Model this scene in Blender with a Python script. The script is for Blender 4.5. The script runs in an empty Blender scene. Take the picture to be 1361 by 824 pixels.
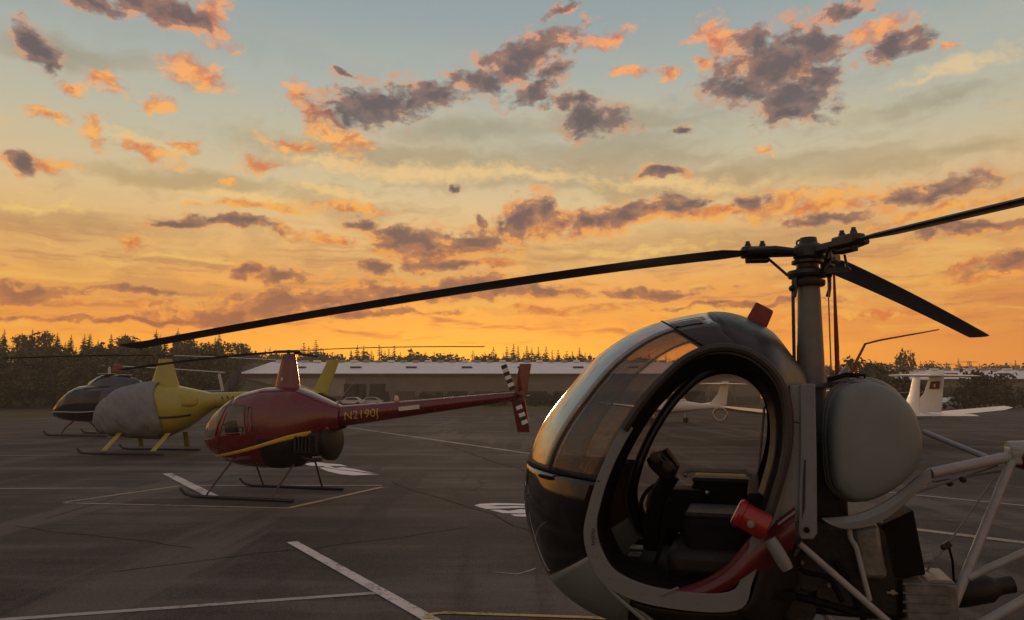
import bpy, bmesh, math, random
from mathutils import Vector, Matrix, noise as mnoise
random.seed(7)
R = math.radians
SC = bpy.context.scene
COL = SC.collection

# ------------------------------------------------------------------ camera
FPX, CX, CY, CAM_H = 26/36*1361, 680.5, 412.0, 1.75
PITCH = math.atan(113/FPX)
cam = bpy.data.objects.new('camera', bpy.data.cameras.new('camera'))
COL.objects.link(cam)
cam.data.lens = 26; cam.data.sensor_width = 36
cam.data.clip_start = 0.05; cam.data.clip_end = 6000
cam.location = (0, 0, CAM_H); cam.rotation_euler = (math.pi/2 + PITCH, 0, 0)
SC.camera = cam
SC.view_settings.view_transform = 'Standard'; SC.view_settings.look = 'None'
SC.view_settings.exposure = 0.0; SC.view_settings.gamma = 1.0
SC.cycles.max_bounces = 6; SC.cycles.transparent_max_bounces = 12
SC.cycles.diffuse_bounces = 3; SC.cycles.glossy_bounces = 3
SC.cycles.volume_bounces = 0; SC.cycles.use_denoising = True
SC.cycles.caustics_reflective = False; SC.cycles.caustics_refractive = False

def ray(px, py):
    """direction of a sight line, used to measure where things stand"""
    a = (px-CX)/FPX; b = (CY-py)/FPX; c, s = math.cos(PITCH), math.sin(PITCH)
    return Vector((a, c-b*s, s+b*c))
def at(px, py, Y):
    r = ray(px, py); return Vector((0, 0, CAM_H)) + r*(Y/r.y)
def gnd(px, py):
    r = ray(px, py); p = Vector((0, 0, CAM_H)) + r*(-CAM_H/r.z); return (p.x, p.y)
class Frame:
    """metres along / across / above a parked aircraft"""
    def __init__(s, x, y, deg):
        a = R(deg); s.o = Vector((x, y, 0)); s.deg = deg
        s.F = Vector((math.cos(a), math.sin(a), 0)); s.L = Vector((-math.sin(a), math.cos(a), 0))
    def side(s, px, py, y):
        r = ray(px, py); c = Vector((0, 0, CAM_H))
        t = (y-(c-s.o).dot(s.L))/r.dot(s.L); p = c+r*t
        return ((p-s.o).dot(s.F), p.z)
    def pt(s, px, py, y):
        x, z = s.side(px, py, y); return (x, y, z)

def lin(r, g, b):
    f = lambda c: (c/255/12.92) if c/255 <= .04045 else ((c/255+.055)/1.055)**2.4
    return (f(r), f(g), f(b), 1)

# ------------------------------------------------------------------ world: dusk sky
SUN_AZ, SUN_EL = R(-4.0), R(3.6)
world = bpy.data.worlds.new("World"); SC.world = world; world.use_nodes = True
WT = world.node_tree; WN, WL = WT.nodes, WT.links
WN.clear()
class NT:
    """tiny writer for node maths"""
    def __init__(s, tree): s.n, s.l = tree.nodes, tree.links
    def put(s, sock, v):
        if isinstance(v, bpy.types.NodeSocket): s.l.new(v, sock)
        elif v is not None: sock.default_value = v
    def m(s, op, a, b=None, c=None, clamp=False):
        n = s.n.new('ShaderNodeMath'); n.operation = op; n.use_clamp = clamp
        for i, v in enumerate((a, b, c)):
            if v is not None: s.put(n.inputs[i], v)
        return n.outputs[0]
    def v(s, op, a, b=None, out=0):
        n = s.n.new('ShaderNodeVectorMath'); n.operation = op
        s.put(n.inputs[0], a)
        if b is not None:
            if op == 'SCALE': s.put(n.inputs['Scale'], b)
            else: s.put(n.inputs[1], b)
        return n.outputs['Value'] if op in ('LENGTH', 'DOT_PRODUCT') else n.outputs[0]
    def v3(s, op, a, b, c):
        n = s.n.new('ShaderNodeVectorMath'); n.operation = op
        for i, v in enumerate((a, b, c)): s.put(n.inputs[i], v)
        return n.outputs[0]
    def xyz(s, x, y, z=0.0):
        n = s.n.new('ShaderNodeCombineXYZ')
        for i, v in enumerate((x, y, z)): s.put(n.inputs[i], v)
        return n.outputs[0]
    def sep(s, v):
        n = s.n.new('ShaderNodeSeparateXYZ'); s.l.new(v, n.inputs[0]); return n.outputs
    def noise(s, vec, scale, detail=4, rough=.55, col=False, dist=0.0, lac=2.0):
        n = s.n.new('ShaderNodeTexNoise'); s.l.new(vec, n.inputs['Vector'])
        n.inputs['Scale'].default_value = scale; n.inputs['Detail'].default_value = detail
        n.inputs['Roughness'].default_value = rough; n.inputs['Distortion'].default_value = dist
        n.inputs['Lacunarity'].default_value = lac
        return n.outputs['Color' if col else 'Fac']
    def ramp(s, fac, stops, interp='LINEAR'):
        n = s.n.new('ShaderNodeValToRGB'); s.put(n.inputs[0], fac)
        cr = n.color_ramp; cr.interpolation = interp
        while len(cr.elements) < len(stops): cr.elements.new(.5)
        for e, (p, c) in zip(cr.elements, stops): e.position = p; e.color = c
        return n.outputs[0]
    def mix(s, fac, a, b, mode='MIX'):
        n = s.n.new('ShaderNodeMix'); n.data_type = 'RGBA'; n.blend_type = mode
        s.put(n.inputs[0], fac); s.put(n.inputs[6], a); s.put(n.inputs[7], b)
        return n.outputs[2]
    def smooth(s, x, a, b):
        n = s.n.new('ShaderNodeMapRange'); n.interpolation_type = 'SMOOTHSTEP'
        s.put(n.inputs[0], x); n.inputs[1].default_value = a; n.inputs[2].default_value = b
        return n.outputs[0]
W = NT(WT)
tc = WN.new('ShaderNodeTexCoord')
dx, dy, dz = W.sep(tc.outputs['Generated'])
AZ = W.m('ARCTAN2', dx, dy); EL = W.m('ARCSINE', dz)
P0 = W.xyz(AZ, EL)
def azel(px, py):
    r = ray(px, py).normalized(); return math.atan2(r.x, r.y), math.asin(r.z)
# base gradient, sunward and away
sunward = W.ramp(W.m('DIVIDE', EL, 1.5708), [
    (0.0, lin(255,160,50)), (.035, lin(255,176,50)), (.062, lin(252,164,54)), (.092, lin(250,176,84)),
    (.125, lin(242,188,114)), (.16, lin(226,197,146)), (.205, lin(198,191,163)), (.255, lin(172,180,171)), (.31, lin(148,163,166)),
    (.42, lin(120,140,152)), (1.0, lin(80,98,120))])
away = W.ramp(W.m('DIVIDE', EL, 1.5708), [
    (0.0, lin(112,118,124)), (.12, lin(134,142,148)), (.3, lin(122,138,148)), (1.0, lin(80,98,120))])
ca = W.m('COSINE', W.m('SUBTRACT', AZ, SUN_AZ))
grad = W.mix(W.smooth(ca, .93, -.5), sunward, away)
# the light sinks a little redder towards the right of the sunset
grad = W.mix(W.m('MULTIPLY', W.smooth(AZ, .12, .75), W.smooth(EL, .32, .05)), grad, lin(222,138,62))
# glow where the sun has gone down
g1 = W.m('MULTIPLY', W.m('POWER', W.m('MAXIMUM', ca, 0.0), 60.0), W.smooth(EL, .17, .02))
grad = W.mix(W.m('MULTIPLY', g1, .7), grad, lin(255,186,52))
nish = WN.new('ShaderNodeTexSky'); nish.sky_type = 'NISHITA'; nish.sun_disc = False
nish.sun_elevation = SUN_EL; nish.sun_rotation = SUN_AZ
grad = W.mix(1.0, grad, W.v('SCALE', nish.outputs[0], 0.006), 'ADD')
# shared cloud noise: turbulent offsets and billows
stretch = W.xyz(W.m('MULTIPLY', AZ, 1.0), W.m('MULTIPLY', EL, 1.55))
w1 = W.v('SUBTRACT', W.noise(stretch, 9.0, 3, .55, True), (.5, .5, .5))
w2 = W.v('SUBTRACT', W.noise(stretch, 38.0, 4, .6, True), (.5, .5, .5))
wsum = W.v('ADD', W.v('SCALE', w1, .075), W.v('SCALE', w2, .034))
PW = W.v('MULTIPLY', W.v('ADD', P0, W.v('MULTIPLY', wsum, (1, .62, 0))), (1, 1, 0))
SW = W.v('ADD', stretch, W.v('SCALE', w1, .05))
fb = W.noise(SW, 27.0, 7, .62)
fb_off = W.noise(W.v('ADD', SW, (-.006, -.018, 0)), 27.0, 4, .6)
relief = W.m('SUBTRACT', fb, fb_off)
fine = W.noise(SW, 75.0, 5, .6)
# thin high veils, long and level
veil_n = W.noise(W.v('ADD', W.xyz(W.m('MULTIPLY', AZ, 1.5), W.m('MULTIPLY', EL, 11.0)), W.v('SCALE', w1, .8)), 1.9, 6, .58)
veil_band = W.m('MULTIPLY', W.smooth(EL, .05, .13), W.smooth(EL, .52, .26))
veil = W.m('MULTIPLY', W.smooth(veil_n, .46, .68), veil_band)
veil_n2 = W.noise(W.v('ADD', W.xyz(W.m('MULTIPLY', AZ, 1.2), W.m('MULTIPLY', EL, 9.0), 3.7), W.v('SCALE', w1, .9)), 2.2, 5, .55)
veil2 = W.m('MULTIPLY', W.smooth(veil_n2, .47, .66), veil_band)
sky = W.mix(W.m('MULTIPLY', veil2, .45), grad, W.ramp(EL, [(.05, lin(222,140,70)), (.2, lin(196,154,104)), (.34, lin(158,148,124)), (.5, lin(140,145,140))]))
sky = W.mix(W.m('MULTIPLY', veil, .58), sky, W.ramp(EL, [(.05, lin(255,196,84)), (.2, lin(247,200,122)), (.36, lin(214,190,146)), (.5, lin(180,176,160))]))

def blobs(lst):
    """smooth union of tilted ellipses on the sky, 0 at a centre and 1 on an edge"""
    acc = None
    for cx, cy, rx, ry, rot in lst:
        a, e = azel(cx, cy)
        ra = abs(azel(cx+rx, cy)[0]-azel(cx-rx, cy)[0])/2; re = abs(azel(cx, cy+ry)[1]-azel(cx, cy-ry)[1])/2
        n = WN.new('ShaderNodeMapping'); n.vector_type = 'TEXTURE'
        # each ellipse waits for the one before it, which keeps the shader's working memory small
        WL.new(PW if acc is None else W.v3('MULTIPLY_ADD', acc, (1e-9, 1e-9, 0), PW), n.inputs[0]); n.inputs[1].default_value = (a, e, 0)
        n.inputs[2].default_value = (0, 0, R(-rot)); n.inputs[3].default_value = (ra, re, 1)
        d = W.v('LENGTH', n.outputs[0])
        acc = d if acc is None else W.m('SMOOTH_MIN', acc, d, .35)
    return W.m('SUBTRACT', 1.0, acc)
VEILS = [(120,290,240,22,-1),(560,215,320,26,2),(300,385,260,16,0),(800,200,200,40,0),(1060,215,260,24,0),(250,235,170,18,3),(930,325,260,30,0),(1180,215,190,20,-2),(760,250,300,16,2),(850,160,160,16,0),(1280,200,120,18,0),(1250,130,140,14,-4),(80,70,120,26,-6),(640,175,140,20,0)]
GOLD = [(580,228,190,14,1),(880,242,130,12,3),(310,262,70,9,4),(60,270,90,9,-4),(450,255,80,8,3),(330,268,60,14,0),(330,275,100,8,0),(180,182,70,9,8),(440,215,90,7,4),(700,235,90,8,2),(1290,85,90,14,-8),(1240,105,60,7,-6),(840,330,120,8,0),(250,345,120,9,-4)]
PUFFS = [(415,150,26,14,40),(442,178,40,13,25),(470,186,30,9,0),(395,126,16,16,0),(700,290,46,26,-20),(640,330,60,14,0),(600,330,50,12,0),(745,296,40,14,0),(860,285,50,14,0),(1040,275,60,12,0),(520,318,26,14,0),(960,50,44,22,20),(258,100,48,24,12),(145,108,30,17,20),(96,118,28,11,5),(211,143,28,9,0),(62,152,32,9,8),(124,172,15,25,-30),(190,194,55,11,14),(55,214,50,10,-5),(240,190,24,9,0),
 (432,165,22,52,-42),(398,130,15,24,-35),(462,182,34,15,20),(388,190,46,10,5),(345,214,34,13,0),(302,241,13,9,0),(178,319,28,13,0),(270,38,50,22,18),(225,22,60,20,10),(285,30,20,28,10),
 (955,42,34,22,25),(940,76,20,9,0),(1168,48,52,18,-8),(1268,60,17,10,0),(832,98,24,8,0),(888,98,24,9,0),(1022,200,18,7,10),(800,54,42,10,-18),(872,226,34,8,-3),(985,85,30,20,0),(1060,95,30,18,0),(1035,148,30,10,0),
 (950,278,210,12,-2),(1090,274,120,12,-3),(800,292,120,18,-8),(1250,283,120,10,-4),(1330,300,70,10,-4),(1290,346,44,9,-18),(1320,362,90,8,0),(565,336,85,16,4),(700,305,60,18,-12),(330,352,26,12,0),(340,277,80,8,-2),(470,274,70,8,2),(430,310,60,8,3),(500,400,110,7,-3),(290,418,110,7,-3),(720,410,120,6,0),(640,352,60,8,2),(1150,420,120,6,-2),(180,405,90,5,0)]
DARKS = [(492,138,78,26,-8),(572,128,52,17,-6),(690,82,82,26,-17),(640,104,44,18,-5),(792,162,44,18,0),(762,140,44,10,4),(710,124,44,14,-10),(735,98,30,14,-10),
 (1018,88,78,38,-12),(1055,128,60,34,0),(985,118,46,28,20),(1056,150,46,13,0),(1082,60,44,24,20),(1095,105,26,22,0),(1200,60,46,16,-6),(1010,50,30,16,0),
 (45,62,30,26,35),(62,88,14,20,30),(205,6,80,22,12),(255,24,36,18,25),(120,4,50,12,0),(28,212,22,14,20),
 (310,299,80,8,2),(245,297,42,6,0),(560,322,64,22,3),(624,316,62,16,-6),(690,296,40,22,-22),(722,284,22,17,0),(488,292,26,7,3),(502,355,30,10,0),(380,362,40,10,0),(325,354,20,9,-20),(530,305,36,9,0),(590,352,60,8,3),
 (50,385,80,13,-2),(28,392,60,10,0),(180,388,60,6,0),(405,402,150,19,-4),(570,386,180,14,-2),(200,426,240,5,-1),(335,416,130,14,-3),(690,386,120,7,1),(860,388,110,7,0),(470,420,140,6,-2),(1000,405,120,5,0),
 (900,268,36,13,-10),(830,281,46,14,-6),(782,291,56,13,-6),(992,262,30,12,0),(1225,262,78,14,-6),(1340,345,66,18,-4),(1300,302,90,8,-3),(878,228,32,7,0),(915,170,13,8,0),(612,250,9,7,0),(636,292,9,9,0),(745,18,24,8,-20),(1120,20,30,9,0),(460,100,12,4,0),(1105,290,60,7,0)]
d_v, d_g, d_p, d_d = blobs(VEILS), blobs(GOLD), blobs(PUFFS), blobs(DARKS)
# beyond the part of the sky in view the same clouds go on, scattered by noise alone
out = W.m('MAXIMUM', W.smooth(W.m('ABSOLUTE', AZ), .66, .95), W.smooth(EL, .5, .66))
scat = W.m('MULTIPLY', W.m('SUBTRACT', W.noise(W.v('ADD', P0, W.v('SCALE', w1, .2)), 5.5, 5, .6), .53), 3.2)
scat = W.m('SUBTRACT', W.m('MULTIPLY', W.m('ADD', scat, 1.0), out), 1.0)
d_p = W.m('MAXIMUM', d_p, W.m('SUBTRACT', scat, .12)); d_d = W.m('MAXIMUM', d_d, W.m('SUBTRACT', scat, .3))
fbc = W.m('SUBTRACT', fb, .5); fic = W.m('SUBTRACT', fine, .5)
turb = W.m('ADD', W.m('MULTIPLY', fbc, 2.5), W.m('MULTIPLY', fic, 1.5))
# long grey-gold sheets
vd = W.m('MULTIPLY', W.smooth(W.m('ADD', d_v, W.m('MULTIPLY', W.m('SUBTRACT', veil_n, .5), 2.2)), -.25, .9), .62)
sky = W.mix(vd, sky, W.ramp(EL, [(.05, lin(214,132,72)), (.15, lin(204,146,90)), (.24, lin(184,154,108)), (.33, lin(160,150,124)), (.5, lin(140,145,140))]))
gd = W.m('MULTIPLY', W.smooth(W.m('ADD', d_g, W.m('MULTIPLY', turb, .75)), -.3, .9), .85)
sky = W.mix(gd, sky, W.ramp(EL, [(.08, lin(255,194,80)), (.2, lin(255,210,122)), (.3, lin(246,208,146)), (.45, lin(214,198,166))]))
# thin broken streaks low over the sunset
stv = W.v('ADD', W.xyz(W.m('MULTIPLY', AZ, 4.0), W.m('MULTIPLY', EL, 46.0)), W.v('SCALE', w1, 1.1))
st = W.noise(stv, 1.5, 7, .62)
stband = W.m('MULTIPLY', W.smooth(EL, .048, .085), W.smooth(EL, .26, .13))
sky = W.mix(W.m('MULTIPLY', W.m('MULTIPLY', W.smooth(st, .50, .66), stband), .75), sky, W.ramp(EL, [(.05, lin(222,126,56)), (.11, lin(198,122,76)), (.2, lin(182,128,92))]))
sky = W.mix(W.m('MULTIPLY', W.m('MULTIPLY', W.smooth(st, .47, .34), stband), .7), sky, W.ramp(EL, [(.05, lin(255,190,66)), (.12, lin(255,196,92)), (.2, lin(250,204,126))]))
# lit puffs
pd = W.smooth(W.m('ADD', d_p, turb), -.3, .75)
pcol = W.mix(W.smooth(W.m('ADD', W.m('MULTIPLY', relief, 4.0), W.m('MULTIPLY', fbc, 2.2)), -.7, .6),
             W.ramp(EL, [(.05, lin(224,118,48)), (.2, lin(222,126,66)), (.32, lin(216,132,84)), (.45, lin(204,122,96))]),
             W.ramp(EL, [(.05, lin(255,184,76)), (.2, lin(255,180,84)), (.32, lin(255,186,104)), (.45, lin(250,168,110))]))
sky = W.mix(pd, sky, pcol)
# shaded clouds: warm thin edges, mauve shoulders, grey cores
dd = W.m('ADD', d_d, turb)
dens = W.smooth(dd, -.46, .42)
core = W.ramp(EL, [(.04, lin(186,108,58)), (.10, lin(160,100,74)), (.16, lin(136,96,82)), (.24, lin(108,92,90)), (.34, lin(92,88,92)), (.48, lin(106,94,96))])
shoulder = W.ramp(EL, [(.05, lin(214,128,66)), (.14, lin(190,122,84)), (.24, lin(166,120,98)), (.34, lin(126,110,107)), (.48, lin(150,114,104))])
rimc = W.ramp(EL, [(.05, lin(255,176,64)), (.14, lin(255,170,78)), (.24, lin(240,166,98)), (.36, lin(198,160,130)), (.5, lin(236,156,116))])
lit = W.m('ADD', W.m('MULTIPLY', relief, 3.4), W.m('MULTIPLY', fic, .7))
depth = W.m('SUBTRACT', dd, lit)
dcol = W.mix(W.smooth(depth, .18, .95), shoulder, core)
dcol = W.mix(W.smooth(depth, .22, -.22), dcol, rimc)
sky = W.mix(W.m('MULTIPLY', dens, .96), sky, dcol)
low = W.smooth(EL, .20, .03)
sky = W.v('MULTIPLY', sky, W.mix(low, (1.04, 1.04, 1.04, 1), (1.42, 1.24, .85, 1)))
# soft murk right on the horizon
sky = W.mix(W.smooth(EL, .0, -.03), sky, lin(60,54,48))
bg = WN.new('ShaderNodeBackground'); WL.new(sky, bg.inputs[0]); bg.inputs[1].default_value = 1.0
wo = WN.new('ShaderNodeOutputWorld'); WL.new(bg.outputs[0], wo.inputs[0])
world.cycles.sampling_method = 'MANUAL'; world.cycles.sample_map_resolution = 512
# ------------------------------------------------------------------ sun: just at the horizon, weak and orange
sl = bpy.data.lights.new('sun', 'SUN'); sl.energy = 0.45; sl.angle = R(5); sl.color = (1, .66, .36)
sun = bpy.data.objects.new('sun', sl); COL.objects.link(sun)
sd = Vector((math.sin(SUN_AZ)*math.cos(SUN_EL), math.cos(SUN_AZ)*math.cos(SUN_EL), math.sin(SUN_EL)))
sun.rotation_euler = sd.to_track_quat('Z', 'Y').to_euler()

# ------------------------------------------------------------------ materials
MATS = {}
def material(name, col, rough=.5, metal=0.0, spec=.5, vary=.12, scale=6.0, bump=0.0, bscale=60.0, coat=0.0, dirt=0.0):
    if name in MATS: return MATS[name]
    m = bpy.data.materials.new(name); m.use_nodes = True; T = NT(m.node_tree); b = m.node_tree.nodes['Principled BSDF']
    tcn = T.n.new('ShaderNodeTexCoord'); p = tcn.outputs['Object']
    f = T.noise(p, scale, 5, .6)
    lo = tuple(max(0, c*(1-vary)) for c in col)+(1,); hi = tuple(min(1, c*(1+vary)) for c in col)+(1,)
    c = T.ramp(f, [(.3, lo), (.7, hi)])
    if dirt:
        d = T.smooth(T.noise(p, scale*.7, 7, .7), .52, .75)
        c = T.mix(T.m('MULTIPLY', d, dirt), c, (.05, .042, .035, 1))
    T.l.new(c, b.inputs['Base Color'])
    T.l.new(T.m('ADD', T.m('MULTIPLY', T.m('SUBTRACT', T.noise(p, scale*2.3, 4, .6), .5), .25), rough, clamp=True), b.inputs['Roughness'])
    b.inputs['Metallic'].default_value = metal; b.inputs['Specular IOR Level'].default_value = spec
    b.inputs['Coat Weight'].default_value = coat; b.inputs['Coat Roughness'].default_value = .08
    if bump:
        bn = T.n.new('ShaderNodeBump'); bn.inputs['Strength'].default_value = bump; bn.inputs['Distance'].default_value = .01
        T.l.new(T.noise(p, bscale, 5, .6), bn.inputs['Height']); T.l.new(bn.outputs[0], b.inputs['Normal'])
    MATS[name] = m; return m
def glass(name, tint, refl=1.0, dust_sheen=.02, rough=.03, power=4.5):
    """thin tinted sheet: see-through face on, mirror-like at a glancing angle"""
    m = bpy.data.materials.new(name); m.use_nodes = True; T = NT(m.node_tree); T.n.clear()
    tr = T.n.new('ShaderNodeBsdfTransparent'); tr.inputs[0].default_value = (*tint, 1)
    gl = T.n.new('ShaderNodeBsdfGlossy'); gl.inputs['Roughness'].default_value = rough
    df = T.n.new('ShaderNodeBsdfDiffuse'); df.inputs[0].default_value = (.55, .52, .48, 1)
    tcn = T.n.new('ShaderNodeTexCoord'); lw = T.n.new('ShaderNodeLayerWeight'); lw.inputs[0].default_value = .5
    d = T.m('MULTIPLY', T.smooth(T.noise(tcn.outputs['Object'], 5, 6, .65), .25, .75), T.m('ADD', .35, T.m('MULTIPLY', T.m('POWER', lw.outputs['Facing'], 2.0), 1.9)))
    a = T.n.new('ShaderNodeMixShader'); T.l.new(T.m('MULTIPLY', T.m('ADD', .05, T.m('MULTIPLY', .95, T.m('POWER', lw.outputs['Facing'], power))), refl, clamp=True), a.inputs[0])
    T.l.new(tr.outputs[0], a.inputs[1]); T.l.new(gl.outputs[0], a.inputs[2])
    tl = T.n.new('ShaderNodeBsdfTranslucent'); tl.inputs[0].default_value = (.6, .56, .5, 1)
    dm = T.n.new('ShaderNodeMixShader'); dm.inputs[0].default_value = .6; T.l.new(df.outputs[0], dm.inputs[1]); T.l.new(tl.outputs[0], dm.inputs[2])
    c = T.n.new('ShaderNodeMixShader'); T.l.new(T.m('MULTIPLY', d, dust_sheen, clamp=True), c.inputs[0])
    T.l.new(a.outputs[0], c.inputs[1]); T.l.new(dm.outputs[0], c.inputs[2])
    o = T.n.new('ShaderNodeOutputMaterial'); T.l.new(c.outputs[0], o.inputs[0])
    return m
M = dict(
 grey=material('grey_paint', (.17,.196,.196), .42, vary=.07, scale=5, coat=.15, dirt=.18, bump=.08, bscale=9),
 tank=material('tank_grey', (.175,.215,.21), .5, vary=.08, scale=7, dirt=.15, bump=.12, bscale=6),
 frame=material('frame_grey', (.165,.192,.194), .4, vary=.06, scale=9, dirt=.2),
 tube=material('tube_paint', (.28,.30,.30), .38, vary=.08, scale=14, dirt=.3),
 mast=material('mast_grey', (.15,.16,.158), .45, vary=.12, scale=16, dirt=.3),
 rotor=material('rotor_metal', (.035,.032,.03), .42, metal=.4, vary=.3, scale=30, dirt=.3),
 blade=material('blade_black', (.028,.026,.026), .4, vary=.2, scale=5, bump=.05, bscale=20),
 bolt=material('bolt_steel', (.5,.48,.44), .3, metal=.9, vary=.2, scale=40),
 seal=material('rubber_seal', (.03,.029,.028), .5, vary=.2, scale=20),
 black=material('cabin_black', (.005,.005,.005), .65, spec=.12, vary=.3, scale=18, bump=.1, bscale=80),
 roof=material('roof_black', (.02,.018,.016), .35, vary=.25, scale=10, bump=.1, bscale=30),
 leather=material('seat_leather', (.012,.011,.011), .45, spec=.3, vary=.3, scale=25, bump=.3, bscale=120),
 engine=material('engine_grime', (.012,.012,.011), .55, metal=.2, vary=.5, scale=22, bump=.4, bscale=40),
 alloy=material('cast_alloy', (.16,.17,.16), .5, metal=.5, vary=.3, scale=20, bump=.2, bscale=50, dirt=.4),
 rail=material('floor_rail', (.22,.225,.22), .4, metal=.3, vary=.1),
 redp=material('red_fairing', (.10,.006,.006), .38, vary=.2, scale=7, coat=.3, dirt=.2),
 redc=material('red_canister', (.27,.014,.011), .35, vary=.12, scale=10, coat=.3, dirt=.1),
 redtab=material('red_tab', (.22,.025,.022), .5, vary=.2),
 white=material('white_paint', (.78,.78,.76), .32, vary=.05, scale=3, coat=.3, dirt=.06),
 offwhite=material('dusty_white', (.6,.6,.58), .45, vary=.08, scale=3, dirt=.1),
 yellow=material('yellow_paint', (.36,.335,.05), .4, vary=.06, scale=3, coat=.4, dirt=.05),
 red=material('red_paint', (.125,.009,.008), .25, vary=.12, scale=3, coat=.6),
 gold=material('gold_stripe', (.62,.42,.07), .35, vary=.1),
 cover=material('cover_cloth', (.22,.245,.27), .85, vary=.05, scale=9, bump=.5, bscale=14, dirt=.15),
 darkgreen=material('black_paint', (.014,.018,.017), .12, vary=.2, scale=3, coat=.6),
 purple=material('slate_paint', (.05,.048,.07), .3, vary=.15, coat=.4),
 skid=material('skid_black', (.02,.018,.016), .5, vary=.3),
 leg=material('leg_dark', (.06,.045,.035), .45, vary=.2),
 grip=material('stripe_black', (.02,.02,.02), .5), stripe=material('stripe_white', (.75,.74,.7), .5, vary=.08),
 maroon=material('maroon_emblem', (.12,.012,.016), .5), steelw=material('light_blade', (.55,.53,.5), .3, vary=.06),
 bladebrown=material('blade_tip_brown', (.2,.07,.03), .4), tyre=material('tyre_rubber', (.02,.02,.02), .8, vary=.3, bump=.3),
 winglass=material('window_dark', (.015,.016,.018), .12, vary=.3, scale=1.0), carblue=material('car_navy', (.015,.02,.045), .2, coat=.7),
 carsilver=material('car_silver', (.42,.42,.42), .28, metal=.3, coat=.5), lens=material('lamp_lens', (.6,.5,.4), .15),
 taill=material('tail_lamp', (.4,.02,.02), .2), ink=material('print_ink', (.02,.018,.016), .6), inky=material('gold_lettering', (.55,.4,.12), .45),
 steel=material('pylon_steel', (.12,.12,.12), .6), bark=material('bark', (.06,.045,.032), .9, vary=.4, bump=.5),
 canopy=glass('canopy_plexi', (.88,.82,.76), 1.0, .06), overhead=glass('overhead_tint', (.34,.13,.09), .8, .05), chin=glass('chin_plexi', (.2,.16,.14), 1.0, .03, .06, 2.0),
 screen=glass('windscreen_plexi', (.74,.68,.6), 1.0, .14, .13, 1.1), door=glass('door_plexi', (.86,.8,.74), .9, .07), cabglass=glass('cabin_glass', (.75,.7,.64), 1.2, .30),  # cabin glass: extra pale film stands in for sheen on the panes
)
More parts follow.
